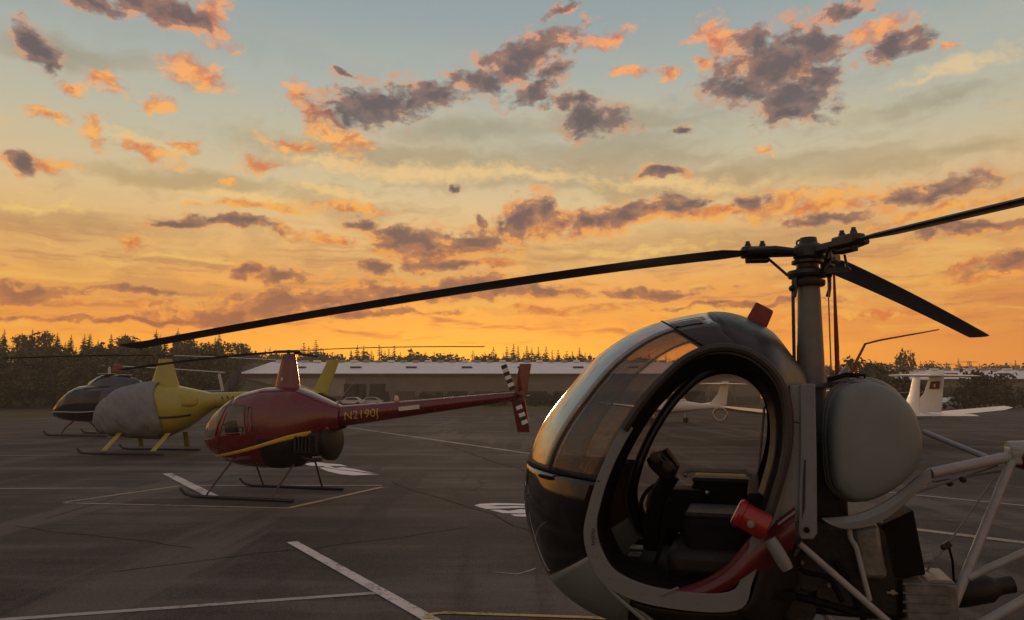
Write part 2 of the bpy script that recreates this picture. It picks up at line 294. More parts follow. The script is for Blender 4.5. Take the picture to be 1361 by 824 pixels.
# ------------------------------------------------------------------ mesh helpers
class G:
    def __init__(s): s.v, s.f = [], []
    def add(s, vs, fs):
        o = len(s.v); s.v += [tuple(v) for v in vs]; s.f += [tuple(i+o for i in f) for f in fs]; return s
    def box(s, c, d, rot=None):
        vs = [Vector((x*d[0]/2, y*d[1]/2, z*d[2]/2)) for x in (-1, 1) for y in (-1, 1) for z in (-1, 1)]
        if rot is not None: vs = [rot @ v for v in vs]
        c = Vector(c)
        return s.add([v+c for v in vs], [(0,1,3,2),(4,6,7,5),(0,4,5,1),(2,3,7,6),(0,2,6,4),(1,5,7,3)])
    def loft(s, rings, closed=True, cap=True, loop=False):
        n = len(rings[0]); o = len(s.v); s.v += [tuple(p) for r in rings for p in r]; k = len(rings)
        for i in range(k if loop else k-1):
            a, b = o+i*n, o+((i+1) % k)*n
            for j in range(n if closed else n-1):
                j2 = (j+1) % n; s.f.append((a+j, a+j2, b+j2, b+j))
        if cap and closed and not loop:
            s.f.append(tuple(o+j for j in reversed(range(n)))); s.f.append(tuple(o+(k-1)*n+j for j in range(n)))
        return s
    def tube(s, pts, r, n=10, cap=True, loop=False, flat=1.0, up=None):
        pts = [Vector(p) for p in pts]; rings = []; N = len(pts); ref = None
        for i, p in enumerate(pts):
            if loop: t = pts[(i+1) % N]-pts[i-1]
            else: t = pts[min(i+1, N-1)]-pts[max(i-1, 0)]
            t.normalize()
            if ref is None:
                u0 = Vector(up) if up else (Vector((0, 0, 1)) if abs(t.z) < .9 else Vector((1, 0, 0)))
            else: u0 = ref
            a = (u0 - t*u0.dot(t)).normalized(); ref = a; b = t.cross(a)
            rr = r[i] if isinstance(r, (list, tuple)) else r
            rings.append([p + a*math.cos(2*math.pi*j/n)*rr*flat + b*math.sin(2*math.pi*j/n)*rr for j in range(n)])
        return s.loft(rings, True, cap, loop)
    def lathe(s, prof, o, axis=(0, 0, 1), n=16):
        ax = Vector(axis).normalized(); u = ax.orthogonal().normalized(); w = ax.cross(u); o = Vector(o)
        return s.loft([[o+ax*h+(u*math.cos(2*math.pi*j/n)+w*math.sin(2*math.pi*j/n))*max(r, 1e-4) for j in range(n)] for r, h in prof])
    def prism(s, poly, y0, y1, axes='xz'):
        m = {'xz': lambda a, b, t: (a, t, b), 'xy': lambda a, b, t: (a, b, t), 'yz': lambda a, b, t: (t, a, b)}[axes]
        return s.loft([[m(a, b, y0) for a, b in poly], [m(a, b, y1) for a, b in poly]])
    def ball(s, c, r, n=10):
        if not isinstance(r, (tuple, list)): r = (r, r, r)
        rings = []
        for i in range(n//2+1):
            a = math.pi*i/(n//2)
            rings.append([(c[0]+r[0]*max(math.sin(a), 1e-3)*math.cos(2*math.pi*j/n), c[1]+r[1]*max(math.sin(a), 1e-3)*math.sin(2*math.pi*j/n), c[2]-r[2]*math.cos(a)) for j in range(n)])
        return s.loft(rings)
    def build(s, name, mat, parent=None, smooth=40, bevel=0.0, solid=0.0):
        me = bpy.data.meshes.new(name); me.from_pydata(s.v, [], s.f); me.materials.append(mat)
        bm = bmesh.new(); bm.from_mesh(me); bmesh.ops.recalc_face_normals(bm, faces=bm.faces)
        bm.to_mesh(me); bm.free(); me.update()
        if smooth:
            me.polygons.foreach_set('use_smooth', [True]*len(me.polygons)); me.set_sharp_from_angle(angle=R(smooth))
        o = bpy.data.objects.new(name, me); COL.objects.link(o)
        if parent is not None: o.parent = parent
        if solid:
            md = o.modifiers.new('shell', 'SOLIDIFY'); md.thickness = solid; md.offset = 0
        if bevel:
            md = o.modifiers.new('bevel', 'BEVEL'); md.width = bevel; md.segments = 2; md.limit_method = 'ANGLE'; md.angle_limit = R(35)
        return o
def tag(o, label=None, cat=None, group=None, kind=None):
    for k, v in (('label', label), ('category', cat), ('group', group), ('kind', kind)):
        if v: o[k] = v
    return o
def thing(name, label, cat, loc=(0, 0, 0), rot=0.0, group=None):
    o = bpy.data.objects.new(name, None); COL.objects.link(o); o.location = loc; o.rotation_euler = (0, 0, R(rot))
    o.empty_display_size = .3
    return tag(o, label, cat, group)
def copy_tree(o, parent=None):
    c = o.copy(); COL.objects.link(c)
    if parent is not None: c.parent = parent
    for ch in list(o.children): copy_tree(ch, c)
    return c
def spline(pts, sub=6, closed=False):
    out = []; n = len(pts); dim = len(pts[0])
    for i in range(n if closed else n-1):
        g = (lambda k: pts[k % n]) if closed else (lambda k: pts[min(max(k, 0), n-1)])
        p0, p1, p2, p3 = g(i-1), g(i), g(i+1), g(i+2)
        for k in range(sub):
            t = k/sub
            out.append(tuple(.5*(2*p1[d]+(p2[d]-p0[d])*t+(2*p0[d]-5*p1[d]+4*p2[d]-p3[d])*t*t+(3*p1[d]-p0[d]-3*p2[d]+p3[d])*t**3) for d in range(dim)))
    if not closed: out.append(tuple(pts[-1]))
    return out
def lerp(tab, x):
    """rows sorted by first number -> interpolated rest"""
    if x <= tab[0][0]: return tab[0][1:]
    for a, b in zip(tab, tab[1:]):
        if x <= b[0]:
            t = (x-a[0])/(b[0]-a[0]); return tuple(p+(q-p)*t for p, q in zip(a[1:], b[1:]))
    return tab[-1][1:]

# ------------------------------------------------------------------ setting: ground, apron, hill
def ground_material():
    m = bpy.data.materials.new('dry_grass'); m.use_nodes = True; T = NT(m.node_tree); b = m.node_tree.nodes['Principled BSDF']
    p = T.n.new('ShaderNodeNewGeometry').outputs['Position']
    c = T.ramp(T.noise(p, .09, 7, .65), [(.3, (.07,.066,.03,1)), (.55, (.12,.10,.05,1)), (.75, (.15,.125,.07,1))])
    c = T.mix(T.smooth(T.noise(p, 1.7, 5, .7), .35, .7), c, (.075,.075,.033,1))
    T.l.new(c, b.inputs['Base Color']); b.inputs['Roughness'].default_value = .95; b.inputs['Specular IOR Level'].default_value = .1
    return m
def asphalt_material():
    m = bpy.data.materials.new('asphalt'); m.use_nodes = True; T = NT(m.node_tree); b = m.node_tree.nodes['Principled BSDF']
    p = T.n.new('ShaderNodeNewGeometry').outputs['Position']
    big = T.noise(p, .22, 6, .62)
    rot = T.n.new('ShaderNodeMapping'); T.l.new(p, rot.inputs[0]); rot.inputs[2].default_value = (0, 0, R(16)); rot.inputs[3].default_value = (.07, .9, 1)
    streak = T.noise(T.v('ADD', rot.outputs[0], T.v('SCALE', T.noise(p, .5, 3, .5, True), .5)), 1.0, 6, .62)
    rot2 = T.n.new('ShaderNodeMapping'); T.l.new(p, rot2.inputs[0]); rot2.inputs[2].default_value = (0, 0, R(-33)); rot2.inputs[3].default_value = (.9, .05, 1)
    streak2 = T.noise(rot2.outputs[0], .9, 5, .6)
    c = T.ramp(T.m('ADD', T.m('MULTIPLY', big, .45), T.m('MULTIPLY', streak, .55)), [(.42, (.020,.0195,.0185,1)), (.5, (.048,.0455,.042,1)), (.58, (.128,.118,.106,1))])
    c = T.mix(T.m('MULTIPLY', T.smooth(streak2, .53, .62), .6), c, (.15,.132,.113,1))
    c = T.mix(T.m('MULTIPLY', T.smooth(streak2, .45, .36), .65), c, (.020,.018,.017,1))
    c = T.mix(T.m('MULTIPLY', T.smooth(T.noise(p, .7, 8, .75), .58, .68), .55), c, (.018,.017,.016,1))    # oil stains
    c = T.mix(T.m('MULTIPLY', T.smooth(T.noise(p, 1.9, 6, .7), .58, .70), .35), c, (.12,.112,.1,1))       # scuffed patches
    grit = T.noise(p, 70, 3, .75)
    c = T.mix(T.m('MULTIPLY', T.smooth(grit, .50, .66), .6), c, (.17,.155,.14,1))
    c = T.mix(T.m('MULTIPLY', T.smooth(grit, .48, .36), .6), c, (.012,.011,.011,1))
    vo = T.n.new('ShaderNodeTexVoronoi'); vo.feature = 'DISTANCE_TO_EDGE'; vo.inputs['Scale'].default_value = .16
    T.l.new(T.v('ADD', p, T.v('SCALE', T.noise(p, .8, 5, .6, True), 1.6)), vo.inputs['Vector'])
    crack = T.m('MULTIPLY', T.smooth(vo.outputs['Distance'], .012, .0), T.smooth(T.noise(p, .12, 3, .5), .5, .62))
    c = T.mix(T.m('MULTIPLY', crack, .8), c, (.012,.011,.011,1))
    T.l.new(c, b.inputs['Base Color'])
    T.l.new(T.m('ADD', T.m('MULTIPLY', streak, .2), .72), b.inputs['Roughness']); b.inputs['Specular IOR Level'].default_value = .22
    bn = T.n.new('ShaderNodeBump'); bn.inputs['Strength'].default_value = .5; bn.inputs['Distance'].default_value = .006
    T.l.new(T.m('SUBTRACT', T.noise(p, 90, 3, .7), T.m('MULTIPLY', crack, .6)), bn.inputs['Height']); T.l.new(bn.outputs[0], b.inputs['Normal'])
    return m
def paint_material(name, col, wear):
    m = bpy.data.materials.new(name); m.use_nodes = True; T = NT(m.node_tree); b = m.node_tree.nodes['Principled BSDF']
    p = T.n.new('ShaderNodeNewGeometry').outputs['Position']
    w = T.smooth(T.m('ADD', T.m('MULTIPLY', T.noise(p, 14, 7, .75), .6), T.m('MULTIPLY', T.noise(p, 1.3, 4, .6), .4)), .36+.18*wear+.07, .36+.18*wear-.07)
    T.l.new(T.mix(w, (*col, 1), (.07,.064,.058, 1)), b.inputs['Base Color'])
    b.inputs['Roughness'].default_value = .7; b.inputs['Specular IOR Level'].default_value = .3
    return m
g = G(); gx = [-420,-250,-120,-60,0,60,120,250,420]; gy = [-60,0,40,80,130,200,300,420]
g.loft([[(x, y, 0) for x in gx] for y in gy], closed=False, cap=False)
grassm = ground_material()
tag(g.build('ground', grassm, smooth=0), kind='structure')
g = G(); edge = [(-3.0,-60),(70,-60),(160,30),(160,112),(38,112),(30,88),(10,80),(-14,74),(-38,57.5),(-90,55),(-160,52),(-160,-60)]
g.add([(x, y, .004) for x, y in edge], [tuple(range(len(edge)))])
apron = tag(g.build('apron', asphalt_material(), smooth=0), kind='structure')
PW_, PY_, PF_ = paint_material('white_marking', (.62,.6,.57), .45), paint_material('yellow_marking', (.5,.36,.10), .45), paint_material('faded_marking', (.36,.32,.24), .5)
PM_ = paint_material('letter_marking', (.8,.8,.78), -.35); PG_ = paint_material('grey_marking', (.4,.38,.35), .5)
def strip(pts, w, mat, name='painted_line', z=.008, label=None):
    L, Rr = [], []
    for i, p in enumerate(pts):
        a, b = Vector(pts[max(i-1, 0)]), Vector(pts[min(i+1, len(pts)-1)]); t = (b-a).normalized(); nrm = Vector((-t.y, t.x))
        q = Vector(p); L.append((*(q+nrm*w/2), z)); Rr.append((*(q-nrm*w/2), z))
    gg = G(); gg.loft([L, Rr], closed=False, cap=False); o = gg.build(name, mat, apron, smooth=0)
    if label: o['label'] = label
    return o
def P2(*pp): return [gnd(*p) for p in pp]
strip(P2((-140,835),(500,789)), .085, PG_, z=.008)
strip(P2((388,721),(520,795),(571,824),(640,864)), .125, PW_, z=.010)
strip(P2((566,824),(572,818),(590,816),(775,822),(1000,836)), .06, PY_, z=.012, label='worn orange line')
strip(P2((85,668),(240,646)), .11, PF_, z=.008); strip(P2((85,669),(385,676)), .08, PF_, z=.0095)
strip(P2((384,676),(508,648)), .12, paint_material('tan_marking', (.4,.31,.18), .4), z=.011, label='tan line'); strip(P2((240,646),(508,646)), .12, PF_, z=.0125)
strip(P2((222,630),(284,661)), .2, PW_, z=.014)
strip(P2((400,552),(455,567),(718,605),(790,616)), .17, PG_, z=.008)
strip(P2((-60,606),(122,605)), .12, PF_, z=.008); strip(P2((-60,650),(150,649)), .1, PF_, z=.008)
strip(P2((1130,650),(1235,660),(1500,686)), .1, PG_, z=.008); strip(P2((1150,697),(1215,704),(1361,722),(1500,744)), .18, PF_, z=.009)
strip(P2((655,761),(688,764),(705,759),(712,756)), .02, PG_, z=.0085)
def paint_poly(pts, z, name='painted_symbol', mat=None):
    gg = G(); gg.add([(*p, z) for p in P2(*pts)], [tuple(range(len(pts)))]); return gg.build(name, mat or PM_, apron, smooth=0)
# large white painted numerals seen almost edge-on: strokes that run side by side
paint_poly([(630,672.3),(638,670.2),(658,669.2),(680,669.6),(735,671.6),(735,674.2),(686,671.9),(665,672),(648,673)], .008)
paint_poly([(630,672.5),(648,673.2),(664,673.8),(686,673.2),(735,675.6),(735,677),(700,675.2),(672,676.2),(646,677)], .008)
paint_poly([(651,678),(664,678),(676,679.8),(692,677.4),(735,680.5),(735,683),(690,683),(668,682.6),(658,680)], .008)
paint_poly([(679,684.4),(700,684),(735,686),(735,688),(698,687.4),(684,686.6)], .008)
paint_poly([(404,617),(420,614),(432,616),(452,617.4),(462,620),(440,619.6),(423,620),(410,619)], .008)
paint_poly([(424,622),(430,621.6),(452,625),(470,627),(496,630.6),(506,630.9),(470,632.2),(452,630.6),(436,627)], .008)
paint_poly([(428,619.2),(440,620.4),(446,622.6),(456,621.4),(475,624.6),(492,628.4),(500,630),(470,626.4),(450,624.4),(432,621.4)], .011)

tarm = material('tar_sealant', (.012,.011,.011), .95, spec=.02, vary=.3)
rt = random.Random(3)
for (a, b, w) in (((150,760),(620,700),.014),((20,700),(250,730),.014),((520,640),(720,720),.016),((1215,690),(1361,700),.016),((560,585),(760,660),.03),((60,690),(200,650),.016)):
    p, q = Vector(gnd(*a)), Vector(gnd(*b)); nn = max(6, int((q-p).length/.35)); side = Vector((-(q-p).y, (q-p).x)).normalized(); off = 0; pts = []
    for k in range(nn+1):
        off += rt.uniform(-.07, .07); pts.append(tuple(p.lerp(q, k/nn)+side*off))
    strip(pts, w, tarm, 'tar_seam', z=.0062)
# ------------------------------------------------------------------ trees
def leaf_material(name, dark, light):
    m = bpy.data.materials.new(name); m.use_nodes = True; T = NT(m.node_tree); b = m.node_tree.nodes['Principled BSDF']
    oi = T.n.new('ShaderNodeObjectInfo'); geo = T.n.new('ShaderNodeNewGeometry'); tcn = T.n.new('ShaderNodeTexCoord')
    f = T.m('ADD', T.m('MULTIPLY', T.noise(tcn.outputs['Object'], .8, 4, .6), .7), T.m('MULTIPLY', oi.outputs['Random'], .35))
    T.l.new(T.ramp(f, [(.3, (*dark, 1)), (.75, (*light, 1))]), b.inputs['Base Color']); b.inputs['Roughness'].default_value = .8
    b.inputs['Specular IOR Level'].default_value = .15
    return m
CONI = leaf_material('conifer_needles', (.045,.06,.03), (.105,.11,.055)); BROAD = leaf_material('broad_leaves', (.055,.066,.026), (.13,.125,.055)); SHRUB = leaf_material('shrub_leaves', (.045,.05,.022), (.11,.10,.05))
def conifer_mesh(rng, h, spread, thin):
    t = G(); t.tube([(0,0,0),(rng.uniform(-.1,.1),0,h*.5),(0,0,h)], [.022*h,.014*h,.002*h], 6)
    c = G(); lv = int(h*2.9)
    for i in range(lv):
        u = i/(lv-1); z = h*(.05+.94*u); rad = spread*h*(1-u)**.75*rng.uniform(.65, 1.2)+.15
        for k in range(rng.randint(7, 9)):
            if rng.random() < thin: continue
            a = rng.uniform(0, 6.283); r = rad*rng.uniform(.6, 1.1); d = Vector((math.cos(a), math.sin(a), 0)); s = Vector((-d.y, d.x, 0))
            p0 = Vector((0, 0, z)); tip = p0+d*r+Vector((0, 0, -r*rng.uniform(.1, .45)))
            mid = p0.lerp(tip, .55); wd = r*rng.uniform(.34, .52)
            c.add([p0, mid+s*wd+Vector((0,0,-.1*r)), tip, mid-s*wd+Vector((0,0,-.1*r)), mid+Vector((0,0,.08*r))], [(0,1,4),(1,2,4),(2,3,4),(3,0,4)])
            for _ in range(2):
                q = p0.lerp(tip, rng.uniform(.4, 1)); e = rng.uniform(.12, .3)*max(r, .5)
                c.add([q+Vector((rng.uniform(-e,e), rng.uniform(-e,e), rng.uniform(-e,e))) for _ in range(3)], [(0,1,2)])
    return t, c
def broad_mesh(rng, h, w, base=.25, n=900, leaf=.22):
    t = G(); t.tube([(0,0,0),(.05*h*rng.uniform(-1,1),0,h*.35),(0,.03*h,h*.8)], [.035*h,.025*h,.006*h], 7)
    for k in range(6):
        a = rng.uniform(0, 6.28); z = h*rng.uniform(.3, .55); r = w*rng.uniform(.3, .45)
        t.tube([(0,0,z),(math.cos(a)*r*.6, math.sin(a)*r*.6, z+.14*h),(math.cos(a)*r, math.sin(a)*r, z+.26*h)], [.014*h,.009*h,.003*h], 5)
    c = G(); cl = []
    for k in range(15):
        a = rng.uniform(0, 6.28); u = rng.random(); z = h*(base+(.95-base)*u); rr = w*.5*math.sin(math.pi*min(.98, .16+.8*u))**.7*rng.uniform(.35, 1)
        cl.append((Vector((math.cos(a)*rr, math.sin(a)*rr, z)), w*rng.uniform(.14, .26)))
    for i in range(n):
        o, r = rng.choice(cl); d = Vector((rng.gauss(0,1), rng.gauss(0,1), rng.gauss(0,.8))); d.normalize()
        q = o+d*r*rng.uniform(.55, 1.1); e = leaf*rng.uniform(.6, 1.5)
        a = Vector((rng.uniform(-1,1), rng.uniform(-1,1), rng.uniform(-1,1)))*e; b = Vector((rng.uniform(-1,1), rng.uniform(-1,1), rng.uniform(-1,1)))*e
        c.add([q-a, q+b, q+a, q-b], [(0,1,2,3)])
    return t, c
def tree_kind(name, tc_, mat):
    t, c = tc_; root = bpy.data.objects.new(name, None); COL.objects.link(root)
    t.build('trunk', M['bark'], root); c.build('crown', mat, root, smooth=0); return root
rng = random.Random(11)
PROTO = {}
for i in range(4): PROTO['c%d' % i] = tree_kind('conifer', conifer_mesh(rng, 12, rng.uniform(.19, .27), .10), CONI)
for i in range(2): PROTO['t%d' % i] = tree_kind('conifer', conifer_mesh(rng, 12, rng.uniform(.13, .17), .18), CONI)
for i in range(3): PROTO['b%d' % i] = tree_kind('broadleaf_tree', broad_mesh(rng, 10, rng.uniform(8, 10.5), .12, 1500, .34), BROAD)
for i in range(2): PROTO['s%d' % i] = tree_kind('bush', broad_mesh(rng, 3, rng.uniform(3.2, 4), .08, 800, .13), SHRUB)
PROTO['p0'] = tree_kind('poplar_tree', broad_mesh(rng, 10, 3.0, .12, 900, .2), BROAD)
USED = set()
def plant(kind, x, y, z, s, label, cat, group):
    p = PROTO[kind]
    o = p if kind not in USED else copy_tree(p)
    USED.add(kind); o.location = (x, y, z); o.rotation_euler = (0, 0, rng.uniform(0, 6.28)); o.scale = (s*rng.uniform(.9, 1.15), s*rng.uniform(.9, 1.15), s)
    tag(o, label, cat, group); return o
# wooded hill on the left: a slope of ground with rows of trees on it
def hill_h(x, y):
    return 8.2*max(0, min(1, (y-88)/58))**1.1*max(0, min(1, (-26-x)/26))
g = G(); g.loft([[(x, y, hill_h(x, y)-.02+.25*mnoise.noise(Vector((x*.2, y*.2, 0)))*(1 if y > 92 else 0)) for x in range(-200, -24, 4)] for y in range(86, 200, 4)], closed=False, cap=False)
tag(g.build('hillside', material('hill_scrub', (.055,.06,.03), .95, vary=.35, scale=.25, bump=.5, bscale=.8), smooth=60), kind='structure')
LH = 'dark conifer on the wooded hillside left of the long hangar'
for row, (Y, n, lo, hi) in enumerate([(92, 16, .30, .42), (100, 18, .42, .58), (111, 24, .44, .62), (123, 26, .40, .60), (137, 34, .36, .62)]):
    xa, xb = at(-75, 480, Y).x, at(300 if row < 3 else 322, 480, Y).x
    for i in range(n):
        x = xa+(xb-xa)*(i+rng.uniform(.1, .9))/n; y = Y+rng.uniform(-3, 3)
        if row < 2: plant(rng.choice(['b0','b1','b2']), x, y, hill_h(x, y)-.1, rng.uniform(lo, hi)*1.15, 'bushy broadleaf tree at the foot of the hill left of the hangar', 'tree', 'broadleaf trees at the foot of the hill')
        else: plant(rng.choice(['c0','c1','c2','c3','b1','t0']), x, y, hill_h(x, y)-.2, rng.uniform(lo, hi)*(1.3 if x > -45 else 1), 'dark tree on the wooded hillside left of the long hangar', 'tree', 'trees on the left hillside')
# the wood beyond everything: one dark ragged mass
g = G()
for i in range(15000):
    x = rng.uniform(-190, 330); top = 9.4+2.6*mnoise.noise(Vector((x*.045, 1.3, 0)))+2.2*mnoise.noise(Vector((x*.22, 7.1, 0)))+1.4*abs(mnoise.noise(Vector((x*.8, 2.2, 0))))-(3.2*min(1, max(0, (x-60)/60)))
    z = top*(1-rng.random()**1.6*1.0); q = Vector((x, 276+rng.uniform(-5, 5), max(0, z))); e = rng.uniform(.35, .9)
    aa = Vector((rng.uniform(-1,1), rng.uniform(-.6,.6), rng.uniform(-1,1)))*e; bb_ = Vector((rng.uniform(-1,1), rng.uniform(-.6,.6), rng.uniform(-1,1)))*e
    g.add([q-aa, q+bb_, q+aa, q-bb_], [(0,1,2,3)])
tag(g.build('distant_wood', CONI, smooth=0), kind='stuff')
# far skyline behind the hangar
SKY1 = [(330,466),(342,470),(352,462),(366,468),(380,470),(392,465),(403,455),(411,457),(420,454),(426,463),(440,467),(452,470),(466,471),(474,461),(482,460),(488,463),(497,469),(503,459),(510,468),(516,466),(524,462),(534,470),(548,463),(556,466),(564,467),(576,470),(584,470),(598,470),(606,471),(618,472),(632,470),(644,472),(657,462),(668,469),(674,462),(681,460),(689,461),(699,460),(707,461),(715,461),(724,462),(732,463),(742,466),(752,466),(760,464),(769,463),(778,466),(786,467),(796,468),(806,470),(816,472),(826,473),(838,474),(850,474),(862,476),(876,477),(890,478),(905,479),(920,480)]
for px, py in SKY1:
    Y = rng.uniform(225, 262); p = at(px+rng.uniform(-2, 2), py-1+rng.uniform(-2, 4), Y); kd = rng.choice(['t0','t1','c0','c1','c2','c3'])
    plant(kd, p.x, Y, -1.0, (p.z+1)/12, 'distant conifer standing above the hangar roof', 'tree', 'distant conifers beyond the hangar')
for i in range(46):
    px = 318+i*13.5; Y = rng.uniform(205, 222); p = at(px, 472+(px-318)*.014+rng.uniform(-2, 3), Y)
    plant(rng.choice(['b0','b1','b2','c3']), p.x, Y, -.5, (p.z+.5)/10.3, 'low distant tree in the wood behind the hangar', 'tree', 'low trees beyond the hangar')
SKY2 = [(1080,487),(1092,489),(1104,488),(1116,486),(1148,488),(1163,484),(1180,485),(1192,487),(1212,489),(1224,487),(1235,485),(1246,489),(1258,488),(1274,484),(1290,489),(1302,490),(1316,489),(1326,488),(1338,487),(1350,486),(1362,488),(1374,486),(1386,487)]
for px, py in SKY2:
    Y = rng.uniform(215, 240); p = at(px, py, Y); plant(rng.choice(['b0','b1','c1','b2']), p.x, Y, -.6, (p.z+.6)/10.4, 'low distant tree on the right skyline behind the parked aeroplanes', 'tree', 'distant trees on the right')
for px, py, Y, k, lb in [(1195,476,150,'p0','narrow leafy tree, left one of the tall pair on the right skyline'), (1204,474,152,'b1','rounded leafy tree, right one of the tall pair on the right skyline')]:
    p = at(px, py, Y); o = plant(k, p.x, Y, -.2, (p.z+.2)/9.6, lb, 'tree', None)
    if k == 'b1': o.scale = (o.scale[0]*.42, o.scale[1]*.42, o.scale[2])
for i, (px, py, Y, lb) in enumerate([(1140,484,84,'leafy bush behind the mast and tank of the grey helicopter'), (1163,488,86,'dark bush just left of the T-tail aeroplane'), (1182,493,88,'low bush touching the left tip of the T-tail'),
        (1292,492,92,'round bush in front of the right hangar, left one'), (1306,496,90,'small bush in front of the right hangar, middle one'), (1335,497,94,'bush in front of the right hangar near the frame edge')]):
    p = at(px, py, Y); plant('b%d' % (i % 3) if i < 2 else 's%d' % (i % 2), p.x, Y, -.1, (p.z+.1)/(9.8 if i < 2 else 3.0), lb, 'bush', None)
for i in range(26):
    px = 560+i*13; Y = rng.uniform(114, 117); p = at(px, 524-rng.uniform(0, 7), Y)
    plant('s%d' % rng.randint(0, 1), p.x, Y, -.05, max(.3, p.z/3.0)*.9, 'scrubby bush along the foot of the long hangar wall', 'bush', 'bushes along the hangar wall')
for k in PROTO:
    if k not in USED:
        for ch in list(PROTO[k].children): bpy.data.objects.remove(ch)
        bpy.data.objects.remove(PROTO[k])

# ------------------------------------------------------------------ hangars
WALLM = material('hangar_wall', (.2,.185,.165), .8, vary=.12, scale=.5, dirt=.25, bump=.1, bscale=4)
LIGHTW = material('office_wall', (.36,.32,.27), .8, vary=.1, scale=.6, dirt=.2); BASEW = material('wall_base', (.11,.085,.07), .8, vary=.25, scale=.7, dirt=.3)
ROOFM = material('hangar_roof', (.84,.84,.84), .5, vary=.06, scale=.4, dirt=.08); DARKD = material('dark_opening', (.03,.026,.022), .8, vary=.3, scale=1)
def hangar(label, x0, x1, Y, depth, eave, ridge, office_to=None):
    t = thing('hangar', label, 'building', ((x0+x1)/2, Y, 0)); L = x1-x0; h = L/2
    G().box((0, depth/2, eave/2), (L, depth, eave)).build('wall', WALLM, t, smooth=0)
    rf = G(); pr = [(-.6, eave-.05), (depth/2, ridge), (depth+.6, eave-.05), (depth+.6, eave+.2), (depth/2, ridge+.25), (-.6, eave+.2)]
    rf.loft([[(x, a, b) for a, b in pr] for x in (-h-.5, h+.5)]); roof = rf.build('roof', ROOFM, t, smooth=0)
    n = int(L/2.45)
    for i in range(n):
        x = -h+L*(i+.5)/n; G().box((x, depth/2, ridge+.42), (1.25, 1.6, .36)).build('skylight', LIGHTW if i % 3 else ROOFM, roof, smooth=0, bevel=.1)
    for i in range(max(2, int(L/10.5))):
        x = -h+8+i*10.3
        if x < h-2: G().box((x, depth*.22, eave+(ridge-eave)*.44+.32), (1.9, 1.4, .42)).build('roof_vent', DARKD, roof, smooth=0, bevel=.05)
    G().box((0, -.62, eave+.02), (L+1, .12, .3)).build('gutter', BASEW, t, smooth=0)
    G().box((0, -.06, .75), (L-.2, .1, 1.5)).build('wall_base', BASEW, t, smooth=0)
    return t, h
hx0, hx1 = at(322, 500, 130).x, at(1010, 500, 130).x
hg, hh = hangar('long grey hangar with white roof and skylights across the apron', hx0, hx1, 130, 34, 5.3, 8.0)
def win(t, x, z, w, hgt, frame=LIGHTW):
    f = G(); a, b = w/2, hgt/2
    f.box((x-a, -.06, z), (.14, .16, hgt+.14)).box((x+a, -.06, z), (.14, .16, hgt+.14)).box((x, -.062, z+b), (w-.15, .16, .14)).box((x, -.062, z-b), (w-.15, .16, .14)).box((x, -.05, z), (.07, .1, hgt-.15))
    fo = f.build('window', frame, t, smooth=0); G().box((x, -.02, z), (w-.14, .04, hgt-.14)).build('pane', M['winglass'], fo, smooth=0)
G().box((-hh+9, -.03, 3.1), (18, .06, 3.1)).build('office_front', LIGHTW, hg, smooth=0)
for px in (340, 358, 400, 419, 433): 
    win(hg, at(px, 515, 130).x-(hx0+hx1)/2, 2.9, 1.55, 1.65)
for px, w in ((467,3.2),(480,2.2),(502,3.4)):
    G().box((at(px, 520, 130).x-(hx0+hx1)/2, -.09, 1.9), (w*.8, .14, 3.6)).build('hangar_door', DARKD, hg, smooth=0, bevel=.03)
for i in range(14):
    x = -hh+24+i*4.6; G().box((x, -.1, 1.25), (3.4, .16, 2.3)).build('hangar_door', BASEW if i % 3 else DARKD, hg, smooth=0, bevel=.03)
    G().box((x+2.3, -.07, 2.9), (.3, .14, 4.6)).build('pilaster', WALLM, hg, smooth=0)
bx0, bx1 = at(1232, 500, 140).x, at(1480, 500, 140).x
hg2, hh2 = hangar('low hangar with white roof behind the right-hand aeroplane', bx0, bx1, 140, 26, 4.6, 6.6)
for i in range(5): G().box((-hh2+5+i*7, -.1, 1.6), (4.5, .16, 3.2)).build('hangar_door', DARKD, hg2, smooth=0, bevel=.03)
sx0, sx1 = at(1182, 500, 100).x, at(1232, 500, 100).x
sh = thing('shed', 'small pale shed roof showing left of the T-tail', 'building', ((sx0+sx1)/2, 100, 0))
G().box((0, 3, 1.9), (sx1-sx0, 6, 3.8)).build('wall', BASEW, sh, smooth=0); G().loft([[(x, -.4, 3.75), (x, 3, 4.3), (x, 6.4, 3.75), (x, 6.4, 3.9), (x, 3, 4.5), (x, -.4, 3.9)] for x in (-(sx1-sx0)/2-.2, (sx1-sx0)/2+.2)]).build('roof', ROOFM, sh, smooth=0)
# far pylons on the right skyline
def pylon(px, Y, topy, label):
    p = at(px, topy, Y); t = thing('pylon', label, 'pylon', (p.x, Y, 0), group=None); h = p.z
    for sx in (-1, 1):
        for sy in (-1, 1): G().tube([(sx*2.2, sy*2.2, 0), (sx*.4, sy*.4, h)], .12, 5).build('leg', M['steel'], t)
    for k in range(6):
        z0, z1 = h*k/6, h*(k+1)/6; w0, w1 = 2.2-1.8*k/6, 2.2-1.8*(k+1)/6
        G().tube([(-w0, -w0, z0), (w1, -w1, z1)], .07, 4).tube([(w0, -w0, z0), (-w1, -w1, z1)], .07, 4).build('brace', M['steel'], t)
    for k, w in ((.98, 3.6), (.86, 5.0)): G().tube([(-w, 0, h*k), (w, 0, h*k)], .12, 5).build('cross_arm', M['steel'], t)
pylon(1260, 330, 483, 'left one of two faint lattice pylons on the right skyline'); pylon(1288, 320, 480, 'right one of two faint lattice pylons on the right skyline')
